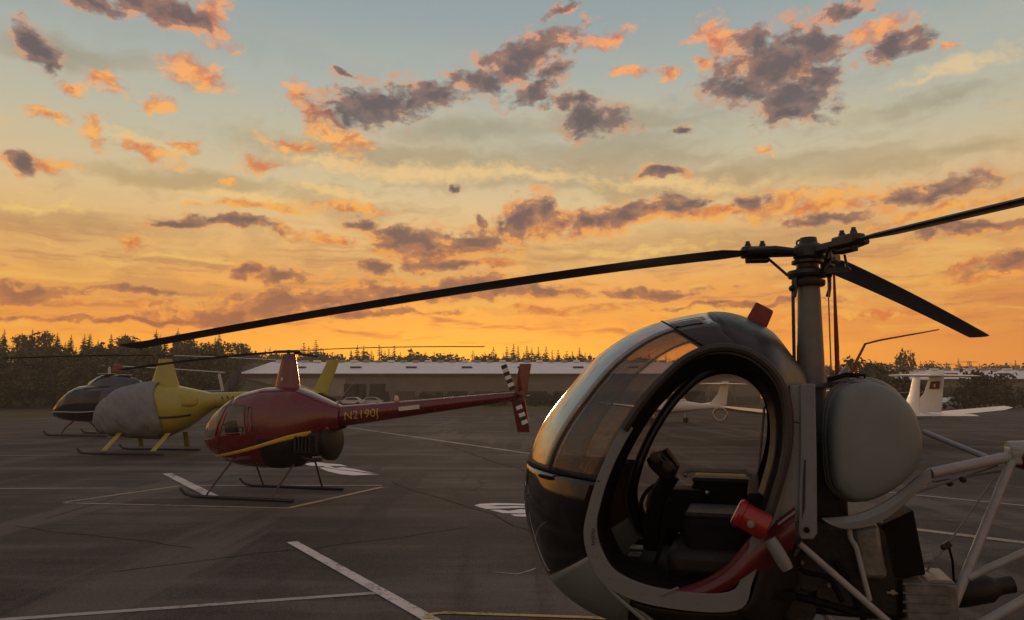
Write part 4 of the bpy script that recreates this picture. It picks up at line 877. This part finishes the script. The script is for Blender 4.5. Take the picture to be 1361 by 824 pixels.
# ------------------------------------------------------------------ other helicopters
class Body:
    """fuselage shell: rows x, z_bottom, z_top, half width; cross-sections are rounded squares"""
    def __init__(s, rows, p=2.4): s.rows, s.p = sorted(rows), p
    def sec(s, x): return lerp(s.rows, x)
    def y(s, x, z, off=0.0):
        zb, zt, hw = s.sec(x); c, h = (zb+zt)/2, (zt-zb)/2
        u = min(.999, abs((z-c)/max(h, 1e-3))); return hw*(1-u**s.p)**(1/s.p)+off
    def ring(s, x, n=40, k=1.0):
        zb, zt, hw = s.sec(x); c, h = (zb+zt)/2, (zt-zb)/2; out = []
        for j in range(n):
            a = 2*math.pi*j/n; ca, sa = math.cos(a), math.sin(a)
            out.append((x, k*hw*math.copysign(abs(ca)**(2/s.p), ca), c+k*h*math.copysign(abs(sa)**(2/s.p), sa)))
        return out
    def xs(s, n=70):
        a, b = s.rows[0][0], s.rows[-1][0]; return [a+(b-a)*(1-math.cos(math.pi*i/n))/2 for i in range(n+1)]
    def split(s, tests, n=80, m=48, k=1.0):
        """tests: list of functions of (x, y, z); returns one G per test plus the rest"""
        rings = [s.ring(x, m, k) for x in s.xs(n)]; gs = [G() for _ in range(len(tests)+1)]
        for i in range(n):
            for j in range(m):
                q = [rings[i][j], rings[i][(j+1) % m], rings[i+1][(j+1) % m], rings[i+1][j]]
                c = [sum(v[d] for v in q)/4 for d in range(3)]
                w = next((t for t, f in enumerate(tests) if f(*c)), len(tests)); gs[w].add(q, [(0,1,2,3)])
        for g in gs: s.weld(g)
        return gs
    @staticmethod
    def weld(g):
        mp, vs, re = {}, [], []
        for v in g.v:
            kk = tuple(round(c, 5) for c in v)
            if kk not in mp: mp[kk] = len(vs); vs.append(v)
            re.append(mp[kk])
        fs = []
        for f in g.f:
            q = []
            for i in f:
                if re[i] not in q: q.append(re[i])
            if len(q) > 2: fs.append(tuple(q))
        g.v, g.f = vs, fs
    def outline(s, pts, side, off=.006, sub=5): 
        pl = []
        for (a, b), (c, d) in zip(pts, pts[1:]+pts[:1]):
            for k in range(sub): x, z = a+(c-a)*k/sub, b+(d-b)*k/sub; pl.append((x, side*s.y(x, z, off), z))
        return pl
    def band(s, top, bot, side, off=.006, th=.01):
        """a stripe that follows the skin"""
        rows = []
        for (a, b), (c, d) in zip(top, bot):
            q = [(a+(c-a)*k/3, b+(d-b)*k/3) for k in range(4)]
            rows.append([(x, side*s.y(x, z, off), z) for x, z in q])
        g = G(); g.loft(rows, closed=False, cap=False); return g
def inpoly(poly):
    def f(x, z):
        r = False; n = len(poly)
        for i in range(n):
            (x1, z1), (x2, z2) = poly[i], poly[i-1]
            if (z1 > z) != (z2 > z) and x < (x2-x1)*(z-z1)/(z2-z1)+x1: r = not r
        return r
    return f
def wing_blade(g, c0, d, r0, r1, chord, droop, tilt, twist=4, th=.10):
    n = Vector((-d.y, d.x, 0)); rings = []
    for i in range(15):
        u = i/14; r = r0+(r1-r0)*u; ctr = c0+d*r+Vector((0, 0, r*math.tan(R(tilt))-droop*u**1.7)); t = R(twist)
        rings.append([ctr+n*(a*math.cos(t)*chord)+Vector((0,0,(b+a*math.sin(t))*chord)) for a, b in ((-.3,0),(-.2,th*.5),(.1,th*.5),(.7,.0),(.1,-th*.3),(-.2,-th*.4))])
    return g.loft(rings)
def decal_text(body_txt, size, loc_fn, mat, name, parent):
    cu = bpy.data.curves.new(name, 'FONT'); cu.body = body_txt; cu.size = size; cu.fill_mode = 'FRONT'
    ob = bpy.data.objects.new(name, cu); COL.objects.link(ob); bpy.context.view_layer.update()
    me = bpy.data.meshes.new_from_object(ob.evaluated_get(bpy.context.evaluated_depsgraph_get())); bpy.data.objects.remove(ob)
    bm = bmesh.new(); bm.from_mesh(me); bmesh.ops.triangulate(bm, faces=bm.faces)
    bmesh.ops.subdivide_edges(bm, edges=[e for e in bm.edges if e.calc_length() > size*.2], cuts=2); bm.to_mesh(me); bm.free()
    for v in me.vertices: v.co = loc_fn(v.co.x, v.co.y)
    me.materials.clear(); me.materials.append(mat); o = bpy.data.objects.new(name, me); COL.objects.link(o); o.parent = parent; return o

def skids(t, xs, half, z0, x0, x1, legs, mat, legmat, r=.03, legr=.02):
    for s in (1, -1):
        G().tube([(x1+.16, s*half, .16), (x1+.07, s*half, .07), (x1-.08, s*half, r), (x0, s*half, r)], r, 8).build('skid', mat, t)
        for x in xs: G().tube([(x-.02, s*.30, z0), (x+.01, s*(half-.08), .20), (x+.01, s*half, .04)], legr, 8, flat=1.0).build('skid_leg', legmat, t)

# --- red two-seater
RX, RY, RDEG = -4.03, 13.35, 163
F2 = Frame(RX, RY, RDEG)
rh = thing('helicopter', 'small red helicopter with gold stripe and striped tail rotor, parked inside the painted box', 'helicopter', (RX, RY, 0), RDEG)
rb = Body([(1.66,.98,1.02,.02),(1.60,.84,1.18,.17),(1.50,.74,1.34,.28),(1.34,.64,1.49,.39),(1.10,.545,1.66,.48),(.80,.49,1.80,.535),(.40,.465,1.885,.555),(0,.465,1.90,.55),(-.3,.50,1.87,.52),(-.55,.74,1.78,.44),(-.75,.96,1.70,.36),(-.95,1.10,1.62,.28),(-1.15,1.17,1.55,.21)])
def fp(pp, y=.5): return [F2.side(px, py, y) for px, py in pp]
doorwin = [(1.0,1.06),(.86,1.60),(.52,1.56),(.44,1.11)]; quart = [(.44,1.545),(.36,1.535),(.30,1.14),(.36,1.13)]
d_, q_ = inpoly(doorwin), inpoly(quart)
post = lambda z: 1.12-.33*(z-1.04)
ws = lambda x, y, z: x > post(z)+.0 and z > 1.0-.16*(x-1.1)
sp_ = rb.split([ws]+[lambda x, y, z, f=f, s=s: f(x, z) and y*s > .1 for f in (d_, q_) for s in (1, -1)]+[lambda x, y, z: x < .16+.1*(z-.5) and z < 1.0 and x > -.72], 110, 64)
gb = sp_[6]
bd = gb.build('fuselage', M['red'], rh, smooth=60)
sp_[0].build('windshield', M['cabglass'], rh, smooth=60)
for g in sp_[1:3]: g.build('door_window', M['cabglass'], rh, smooth=60)
for g in sp_[3:5]: g.build('rear_window', M['cabglass'], rh, smooth=60)
sp_[5].build('engine_bay', M['engine'], bd, smooth=60)
for s in (1, -1):
    for pl in (doorwin, quart): G().tube(rb.outline(pl, s, .003), .011, 5, loop=True).build('window_frame', M['red'], bd)
    G().tube([(post(z)+.0, s*rb.y(post(z), z, .003), z) for z in [1.03+.05*k for k in range(14)]], .012, 5).build('door_post', M['red'], bd)
    G().tube([(x, s*rb.y(x, 1.0-.16*(x-1.1), .003), 1.0-.16*(x-1.1)) for x in [1.1+.045*k for k in range(12)]], .011, 5).build('window_frame', M['red'], bd)
    G().tube([(x, s*rb.y(x, z, .003), z) for x, z in [(1.04,1.62),(1.08,1.2),(1.06,.9),(.98,.62),(.70,.56),(.42,.60),(.38,.9),(.40,1.62)]], .005, 4).build('door_seam', M['engine'], bd)
    tp_ = fp([(276,606),(300,602),(330,595),(360,586),(385,578),(407,573)]); bt_ = fp([(276,609),(300,606),(330,599.5),(360,591),(385,584.5),(406,580)])
    rb.band(spline(tp_, 4), spline(bt_, 4), s, .005).build('gold_stripe', M['gold'], bd, solid=.004)
# cabin furniture seen through the glass
for y in (.24, -.24):
    st = G().box((.55, y, .92), (.42, .42, .16)).build('seat', M['leather'], rh, bevel=.05); G().box((.36, y, 1.24), (.12, .40, .56), Matrix.Rotation(R(-10), 3, 'Y')).build('backrest', M['leather'], st, bevel=.04)
G().box((1.12, 0, 1.05), (.16, .22, .46), Matrix.Rotation(R(18), 3, 'Y')).build('instrument_panel', M['black'], rh, bevel=.03)
G().tube([(.95,0,.75),(.9,0,1.15),(.88,.2,1.2)], .014, 6).build('cyclic_stick', M['black'], rh)
# mast fairing, hub, blades
fair = G(); fr = []
for z, xa, xb, hw in ((1.80,-.27,.27,.15),(1.95,-.245,.235,.13),(2.15,-.21,.19,.105),(2.34,-.17,.15,.085),(2.47,-.14,.12,.07),(2.49,-.11,.09,.05)):
    fr.append([((xa+xb)/2+(xb-xa)/2*math.cos(k*math.pi/8), hw*math.sin(k*math.pi/8)*(1 if math.cos(k*math.pi/8) > 0 else .8), z) for k in range(16)])
fair.loft(fr).build('mast_fairing', M['red'], rh)
G().lathe([(0,0),(.03,0),(.03,.008),(0,.008)], (.03,.125,2.03), (0,1,0), 10).build('fairing_cap', M['bolt'], rh)
def rotor(t, hz, az, deg, r1, chord, droop, tilt, matA, matB, tipmat=None, r0=.22, twA=4, twB=4):
    G().tube([(0,0,hz-.12),(0,0,hz+.03)], .03, 10).build('rotor_mast', M['rotor'], t)
    a = R(az-deg); d = Vector((math.cos(a), math.sin(a), 0)); rot = Matrix((d, Vector((-d.y, d.x, 0)), Vector((0,0,1)))).transposed()
    G().box((0,0,hz), (.46,.07,.05), rot).build('rotor_hub', M['rotor'], t, bevel=.015)
    for sgn, mt, tw in ((1, matA, twA), (-1, matB, twB)):
        b = wing_blade(G(), Vector((0,0,hz)), d*sgn, r0, r1, chord, droop, tilt*sgn, tw).build('rotor_blade', mt, t, smooth=50)
rotor(rh, 2.53, -17, RDEG, 3.72, .19, .14, 2.4, M['bladebrown'], M['skid'])
G().tube([(-.12,0,2.5),(-.62,.05,2.43)], .02, 6).build('trim_stub', M['skid'], rh)
# tail cone, fins, tail rotor with black and white bands
tA, tB = Vector((-.95,0,1.365)), Vector((-4.30,0,1.735))
G().tube([tA, tA.lerp(tB,.5), tB], [.19,.125,.07], 20).build('tail_cone', M['red'], rh)
td = (tB-tA).normalized()
def cone_side(u, v):   # u along the cone from a start, v up it
    p = tA+td*(u); f = u/(tB-tA).length; r = .19+(.07-.19)*f; vv = max(-.98, min(.98, v/r)); return Vector((p.x, r*math.sqrt(1-vv*vv)+.004, p.z+v))
decal_text('N2190J', .20, lambda x, y: cone_side(.30+x*1.08, y-.075), M['inky'], 'registration_letters', rh)
G().box((-2.45,.135,1.535), (.38,.02,.07), Matrix.Rotation(R(6.2),3,'Y')).build('placard', M['offwhite'], rh, bevel=.004)
G().ball((-2.15,0,1.68), (.05,.03,.07), 8).build('beacon', M['lens'], rh); G().tube([(-1.0,.02,1.56),(-1.32,.02,1.95)], .012, 5).build('antenna', M['rail'], rh)
fz = tB.z
G().loft([[(tB.x-.02+a, b, z) for a, b in ((.10,0),(.04,.025),(-.13,.01),(-.13,-.01),(.04,-.025))] for z, _ in ((fz-.05,0),)]+[[(tB.x-.13+a*.85, b*.7, fz+.52) for a, b in ((.10,0),(.04,.025),(-.13,.01),(-.13,-.01),(.04,-.025))]]).build('upper_fin', M['red'], rh)
G().loft([[(tB.x-.0+a, b, fz-.05) for a, b in ((.10,0),(.04,.025),(-.13,.01),(-.13,-.01),(.04,-.025))], [(tB.x-.1+a*.9, b*.7, fz-.58) for a, b in ((.10,0),(.04,.025),(-.13,.01),(-.13,-.01),(.04,-.025))]]).build('lower_fin', M['red'], rh)
G().box((tB.x+.02,-.25,fz), (.22,.5,.02)).build('stabilizer', M['red'], rh, bevel=.006)
trt = G().tube([(tB.x-.02,.05,fz),(tB.x-.02,.19,fz)], .03, 8).build('tail_rotor', M['rotor'], rh)
rq = Vector((.42*.72, 0, .91)).normalized(); rq = Vector((.36, 0, .93)).normalized()
for sgn in (1, -1):
    for k in range(7):
        r0, r1 = .10+.062*k, .10+.062*(k+1); c = Vector((tB.x-.02,.18,fz))+rq*sgn*(r0+r1)/2
        G().box(c, (.10,.012,.061), Matrix.Rotation(math.atan2(rq.x, rq.z), 3, 'Y')).build('blade_band', M['stripe'] if k % 2 else M['grip'], trt, smooth=0)
# engine hanging out behind
eg = G().box((-.62,0,.92), (.5,.72,.42)).build('engine', M['engine'], rh, bevel=.06)
for s in (1, -1):
    for k in range(5): G().box((-.78+.07*k, s*.40, .92), (.03,.16,.26)).build('cooling_fin', M['engine'], eg, smooth=0)
G().lathe([(0,-.05),(.30,-.05),(.33,0),(.33,.09),(.28,.13),(0,.13)], (-.88,0,.95), (-1,0,0), 20).build('fan_shroud', M['engine'], rh)
G().tube([(-.5,.25,.70),(-.75,.3,.64),(-.92,.3,.66)], .035, 8).build('exhaust', M['skid'], rh); G().ball((-.95,.2,1.18), .05, 8).build('tail_lamp', M['taill'], rh)
for s in (1, -1):
    G().tube([(1.52, s*.80,.15),(1.42, s*.80,.06),(1.25, s*.80,.03),(-.72, s*.80,.03)], .028, 8).build('skid', M['skid'], rh)
    for x in (.98, -.30): G().tube([(x-.10, s*.34, .56),(x, s*.72, .14),(x+.01, s*.80,.04)], .018, 7).build('skid_leg', M['leg'], rh)

# --- yellow helicopter, nose under a cloth cover
YX, YY, YDEG = -10.75, 22.9, 172
F3 = Frame(YX, YY, YDEG)
yh = thing('helicopter', 'yellow helicopter with its nose under a grey cloth cover, left of the red one', 'helicopter', (YX, YY, 0), YDEG)
yb = Body([(2.14,1.02,1.10,.04),(2.05,.85,1.32,.26),(1.85,.68,1.58,.46),(1.5,.58,1.83,.60),(1.0,.52,2.02,.68),(.5,.50,2.09,.70),(0,.50,2.10,.69),(-.4,.56,2.06,.65),(-.8,.72,1.98,.56),(-1.2,.98,1.90,.44),(-1.6,1.28,1.82,.30),(-1.95,1.44,1.77,.19)])
(yg,) = yb.split([]); yf = yg.build('fuselage', M['yellow'], yh, smooth=60)
for s in (1, -1): yb.band(spline([(-.15,1.13),(-.5,1.12),(-.9,1.15),(-1.2,1.19)],8), spline([(-.18,1.05),(-.5,1.05),(-.9,1.08),(-1.2,1.13)],8), s, .012).build('dark_stripe', M['leg'], yf, solid=.006)
for s in (1, -1): yb.band(spline([(-.95,1.72),(-1.15,1.70),(-1.4,1.66)],6), spline([(-.98,1.42),(-1.2,1.40),(-1.38,1.46)],6), s, .008).build('intake_panel', material('yellow_dull', (.36,.31,.04), .5), yf, solid=.006)
cov = Body([(x, zb-.03, zt+.03, hw+.03) for x, zb, zt, hw in yb.rows[5:]], 2.3); cov.rows = sorted([(x, zb-.055, zt+.05, hw+.06) for x, zb, zt, hw in yb.rows]); 
def edge_x(sn): return lerp([(-1,-.10),(-.75,-.36),(-.4,-.40),(0,-.27),(.5,-.10),(1,.02)], sn)[0]
cg = G(); crs = []; NC = 72; xn = cov.rows[-1][0]
for i in range(71):
    u = 1-math.cos(math.pi/2*i/70); ring = []
    for j in range(NC):
        sn = math.sin(2*math.pi*j/NC); x = xn+(edge_x(sn)-xn)*(i/70)**1.6; ring.append(cov.ring(x, NC)[j])
    crs.append(ring)
cg.loft(crs, True, False)
def wr(v):
    x, y, z = v; n = Vector((0, y, z-1.25)).normalized() if abs(y)+abs(z-1.25) > .01 else Vector((1,0,0))
    w = .045*mnoise.noise(Vector((x*2.2, y*2, z*2.2)))+.028*mnoise.noise(Vector((x*6-z*5, y*5, z*3+x*3)))+.012*abs(mnoise.noise(Vector((x*3+z*4, 3.1, z*1.2))))
    sag = -.05*max(0, .75-z) if z < .75 else 0
    return (x+n.x*w, y+n.y*w, z+n.z*w+sag)
cg.v = [wr(v) for v in cg.v]; hem = [Vector(v) for v in cg.v[-NC:]]
cvo = cg.build('cabin_cover', M['cover'], None, smooth=70, solid=.008); cvo.location = (YX, YY, 0); cvo.rotation_euler = (0, 0, R(YDEG))
G().tube(hem, .014, 5, loop=True).build('hem', M['cover'], cvo)
tag(cvo, 'grey cloth cover drawn over the nose of the yellow helicopter', 'cover')
G().tube([(-.18+.25*j/8, yb.y(-.18+.25*j/8, 1.5-.9*j/8, .05), 1.5-.9*j/8) for j in range(9)], .01, 5).build('tie_strap', M['leg'], cvo)
fr = []
for z, xa, xb, hw in ((2.02,-.55,.42,.22),(2.25,-.46,.34,.18),(2.6,-.34,.24,.13),(2.86,-.25,.16,.09)):
    fr.append([((xa+xb)/2+(xb-xa)/2*math.cos(k*math.pi/8), hw*math.sin(k*math.pi/8)*(1 if math.cos(k*math.pi/8) > 0 else .8), z) for k in range(16)])
G().loft(fr).build('mast_fairing', M['yellow'], yh)
rotor(yh, 2.96, 4, YDEG, 4.75, .25, .16, -.6, M['steelw'], M['skid'], r0=.3)
tA, tB = Vector((-1.55,0,1.58)), Vector((-5.05,0,1.80)); td = (tB-tA).normalized()
G().tube([tA, tA.lerp(tB,.4), tB], [.24,.19,.10], 20).build('tail_cone', M['yellow'], yh)
rgy = random.Random(5); yl = Vector((0,0,0))
for k in range(9):     # dark script along the boom, too small to read
    u = .55+k*.16; p = tA+td*u; r = .24-.03*u
    g = G(); pts = [(p.x+.05*math.cos(j*1.3+k), r+.006-.02*abs(j-2)/2, p.z+.02+(.05+.03*rgy.random())*math.sin(j*1.9+k*2.1)) for j in range(5)]; g.tube(pts, .012, 4).build('script_lettering', M['leg'], yh)
fz = tB.z; fo = ((.24,0),(.1,.04),(-.26,.015),(-.26,-.015),(.1,-.04))
G().loft([[(tB.x+a, b, fz) for a, b in fo], [(tB.x-.42+a*.72, b*.7, fz+1.0) for a, b in fo]]).build('upper_fin', M['yellow'], yh)
G().loft([[(tB.x+a, b, fz) for a, b in fo], [(tB.x-.25+a*.8, b*.7, fz-.68) for a, b in fo]]).build('lower_fin', M['yellow'], yh)
G().box((tB.x+.05,.42,fz+.02), (.34,.9,.03)).build('stabilizer', M['offwhite'], yh, bevel=.01)
yt = G().tube([(tB.x,.06,fz),(tB.x,.26,fz)], .04, 8).build('tail_rotor', M['rotor'], yh)
for sgn in (1, -1):
    G().box(Vector((tB.x,.25,fz))+Vector((.78,0,.30))*sgn*.42, (.62,.014,.13), Matrix.Rotation(R(-21),3,'Y')).build('tail_blade', M['steelw'] if sgn > 0 else M['grip'], yt, bevel=.004)
for s in (1, -1):
    G().tube([(2.02, s*.95,.17),(1.92, s*.95,.07),(1.72, s*.95,.035),(-.75, s*.95,.035)], .034, 8).build('skid', M['skid'], yh)
    for x in (1.15,-.42): G().loft([[(x+sx+ox, s*(yy+sy), z) for sx, sy in ((-.085,0),(0,.03),(.085,0),(0,-.03))] for yy, z, ox in ((.44,.62,-.12),(.88,.12,.06))]).build('skid_leg', M['yellow'], yh)

# --- dark helicopter at the far left
BX, BY, BDEG = -17.6, 32.6, 164
bh = thing('helicopter', 'glossy black helicopter with a long cabin, farthest left behind the yellow one', 'helicopter', (BX, BY, 0), BDEG)
bb = Body([(3.05,.95,1.0,.03),(2.92,.84,1.12,.22),(2.65,.74,1.32,.42),(2.3,.66,1.68,.58),(1.9,.60,1.98,.66),(1.5,.58,2.14,.68),(1.0,.57,2.20,.68),(.3,.58,2.22,.67),(-.4,.66,2.20,.62),(-1.0,.86,2.12,.52),(-1.6,1.12,2.0,.38),(-2.2,1.32,1.9,.26)])
wA = inpoly([(2.75,1.22),(2.0,1.30),(1.9,1.94),(2.3,1.72)]); wB = inpoly([(1.8,1.32),(1.0,1.34),(.95,1.98),(1.75,1.94)]); wC = inpoly([(.85,1.34),(-.1,1.36),(-.1,1.92),(.82,1.98)])
g1, g2, g3, g4, g5, gb = bb.split([lambda x,y,z: wA(x,z), lambda x,y,z: wB(x,z) and y>.2, lambda x,y,z: wB(x,z) and y<-.2, lambda x,y,z: wC(x,z) and y>.2, lambda x,y,z: wC(x,z) and y<-.2])
bf = gb.build('fuselage', M['darkgreen'], bh, smooth=60)
for g in (g1, g2, g3, g4, g5): g.build('window', M['winglass'], bh, smooth=60)
for s in (1, -1): bb.band(spline([(2.85,1.02),(2.0,1.04),(1.0,1.03),(0,1.08)],8), spline([(2.85,.985),(2.0,1.0),(1.0,.99),(0,1.04)],8), s, .014).build('pin_stripe', M['offwhite'], bf, solid=.005)
G().loft([[(x, w*math.cos(t*math.pi/8), z0+(z1-z0)*max(0, math.sin(t*math.pi/8)) if t <= 8 else z0) for t in range(16)] for x, z0, z1, w in ((1.25,2.0,2.1,.1),(1.0,2.05,2.38,.3),(.5,2.05,2.62,.36),(.1,2.05,2.66,.36),(-.9,2.0,2.58,.34),(-1.5,1.95,2.4,.28),(-2.0,1.9,2.05,.15))]).build('engine_cowling', M['darkgreen'], bh)
G().box((.25,0,2.68), (.7,.3,.03)).build('cowling_top', M['offwhite'], bh, bevel=.01); G().box((-.7,0,2.62), (.6,.24,.03)).build('cowling_vent', M['offwhite'], bh, bevel=.01)
G().tube([(.12,0,2.6),(.12,0,3.05)], .05, 10).build('mast', M['offwhite'], bh); G().box((-.32,0,2.90), (.42,.2,.36)).build('red_beacon', material('beacon_red', (.22,.07,.05), .5), bh, bevel=.05)
rotor(bh, 3.02, -2, BDEG, 5.0, .33, .10, -2.2, M['steelw'], M['steelw'], r0=.35)
G().tube([(-2.0,0,1.66),(-4,0,1.74),(-6.1,0,1.84)], [.26,.18,.12], 16).build('tail_boom', M['purple'], bh)
fo = ((.3,0),(.1,.04),(-.3,.015),(-.3,-.015),(.1,-.04))
G().loft([[(-5.9+a, b, 1.84) for a, b in fo], [(-6.45+a*.7, b*.7, 2.75) for a, b in fo]]).build('upper_fin', M['purple'], bh)
G().loft([[(-5.9+a, b, 1.84) for a, b in fo], [(-6.3+a*.8, b*.7, 1.25) for a, b in fo]]).build('lower_fin', M['purple'], bh)
G().box((-4.0,0,1.78), (.42,2.0,.05)).build('stabilizer', M['purple'], bh, bevel=.015)
btr = G().tube([(-6.0,.1,1.84),(-6.0,.28,1.84)], .05, 8).build('tail_rotor', M['rotor'], bh)
for sgn in (1, -1): G().box(Vector((-6.0,.27,1.84))+Vector((.3,0,.95)).normalized()*sgn*.45, (.13,.02,.75), Matrix.Rotation(R(17),3,'Y')).build('tail_blade', M['steelw'], btr, bevel=.005)
for s in (1, -1):
    G().tube([(2.45, s*.98,.2),(2.3, s*.98,.07),(2.05, s*.98,.04),(-.9, s*.98,.04)], .045, 8).build('skid', M['skid'], bh)
    for x in (1.5,-.4): G().tube([(x, s*.4,.62),(x, s*.85,.3),(x, s*.98,.06)], .04, 8).build('skid_leg', M['leg'], bh)

# ------------------------------------------------------------------ light aeroplanes
def airfoil(x0, chord, y, z, t): return [(x0-chord*a, y, z+chord*t*b) for a, b in ((0,0),(.05,.5),(.25,.75),(.6,.5),(1,.03),(1,-.03),(.6,-.3),(.25,-.4),(.05,-.3))]
def aeroplane(label, x, y, deg, ttail=True, emblem=False, mat=None):
    mat = mat or M['white']; t = thing('light_aeroplane', label, 'aeroplane', (x, y, 0), deg)
    fb_ = Body([(2.3,.95,1.15,.12),(2.2,.80,1.32,.34),(1.6,.70,1.42,.46),(.9,.64,1.48,.54),(.2,.62,1.5,.56),(-.8,.64,1.46,.52),(-1.6,.72,1.38,.40),(-2.8,.86,1.26,.22),(-4.2,.98,1.18,.10),(-4.5,1.02,1.15,.05)], 2.6)
    (g,) = fb_.split([], 60, 36); f = g.build('fuselage', mat, t, smooth=60)
    cb = Body([(1.15,1.38,1.42,.3),(.8,1.36,1.62,.44),(.3,1.34,1.94,.5),(-.3,1.32,1.98,.5),(-.9,1.32,1.80,.44),(-1.5,1.3,1.42,.3)], 2.6)
    a, b = cb.split([lambda x, y, z: z > 1.50 and not (-.05 < x < .03) and z < 1.9], 44, 36); b.build('cabin_roof', mat, t, smooth=60); a.build('canopy', M['winglass'], t, smooth=60)
    for s in (1, -1):
        G().loft([airfoil(.75, 1.35, s*.4, .80, .15), airfoil(.62, 1.2, s*2.6, 1.0, .14), airfoil(.55, 1.1, s*4.7, 1.22, .12), airfoil(.40, .75, s*5.1, 1.30, .10)]).build('wing', mat, t)
        zs, ys = (2.38, 1.65) if ttail else (1.12, 1.65)
        G().loft([airfoil(-4.25, .85, s*.02, zs, .11), airfoil(-4.42, .62, s*ys, zs, .10)]).build('stabilizer', mat, t)
        wh = G().tube([(-.15, s*1.3, .85), (-.2, s*1.35, .3)], .05, 8).build('gear_leg', mat, t)
        G().lathe([(.05,-.09),(.15,-.09),(.18,-.05),(.18,.05),(.15,.09),(.05,.09)], (-.2, s*1.42, .18), (0,1,0), 14).build('wheel', M['tyre'], wh)
    fin = G().loft([[(-3.5-a*1.35, b*.05, 1.18) for a, b in ((0,0),(.2,1),(1,.25),(1,-.25),(.2,-1))], [(-4.22-a*.74, b*.045, 1.8) for a, b in ((0,0),(.2,1),(1,.25),(1,-.25),(.2,-1))], [(-4.56-a*.52, b*.035, 2.52 if ttail else 2.3) for a, b in ((0,0),(.2,1),(1,.25),(1,-.25),(.2,-1))]]).build('fin', mat, t)
    if emblem:
        for s in (1, -1):
            e = G().prism([(-4.50,1.95),(-4.88,1.95),(-4.93,2.2),(-4.58,2.2)], s*.052, s*.058).build('emblem', M['maroon'], fin, smooth=0)
            G().prism([(-4.66,2.03),(-4.78,2.01),(-4.75,2.08),(-4.80,2.13),(-4.70,2.11)], s*.0585, s*.062).build('emblem_mark', M['carsilver'], e, smooth=0)
    ng = G().tube([(1.75,0,.75),(1.8,0,.3)], .045, 8).build('nose_leg', mat, t); G().lathe([(.05,-.07),(.13,-.07),(.16,-.04),(.16,.04),(.13,.07),(.05,.07)], (1.82,0,.16), (0,1,0), 14).build('wheel', M['tyre'], ng)
    pr = G().lathe([(0,0),(.12,0),(.09,.16),(0,.26)], (2.3,0,1.05), (1,0,0), 14).build('spinner', M['rail'], t)
    for k in range(2):
        sg = (1, -1)[k]; G().box((2.38, sg*.44*.5, 1.05+sg*.44*.86), (.03,.12,.85), Matrix.Rotation(R(-30), 3, 'X')).build('propeller_blade', M['grip'], pr, bevel=.01)
    return t
def plane_by_tail(label, px, Y, deg, back, **kw):
    q = at(px, 510, Y); a = R(deg); return aeroplane(label, q.x+back*math.cos(a), Y+back*math.sin(a), deg, **kw)
plane_by_tail('white T-tail aeroplane with a maroon emblem on its fin, right of the grey tank', 1243, 24.5, 108, 4.7, ttail=True, emblem=True)
plane_by_tail('white low-tailed aeroplane whose wing shows beyond the T-tail fin on the right', 1209, 23.4, 84, 4.3, ttail=False)
plane_by_tail('white aeroplane seen through the open cabin of the grey helicopter', 960, 43, 122, 4.6, ttail=True)

# ------------------------------------------------------------------ evening haze over the field
hz = G().box((0, 180, 27), (830, 470, 57)).build('haze', material('haze_surface', (1,1,1)), smooth=0)
hm = bpy.data.materials.new('haze_air'); hm.use_nodes = True; T = NT(hm.node_tree); T.n.clear()
vo = T.n.new('ShaderNodeVolumePrincipled'); vo.inputs['Color'].default_value = (.88,.80,.68,1); vo.inputs['Density'].default_value = .0011; vo.inputs['Anisotropy'].default_value = .35
oo = T.n.new('ShaderNodeOutputMaterial'); T.l.new(vo.outputs[0], oo.inputs['Volume']); hz.data.materials.clear(); hz.data.materials.append(hm)
tag(hz, kind='stuff')
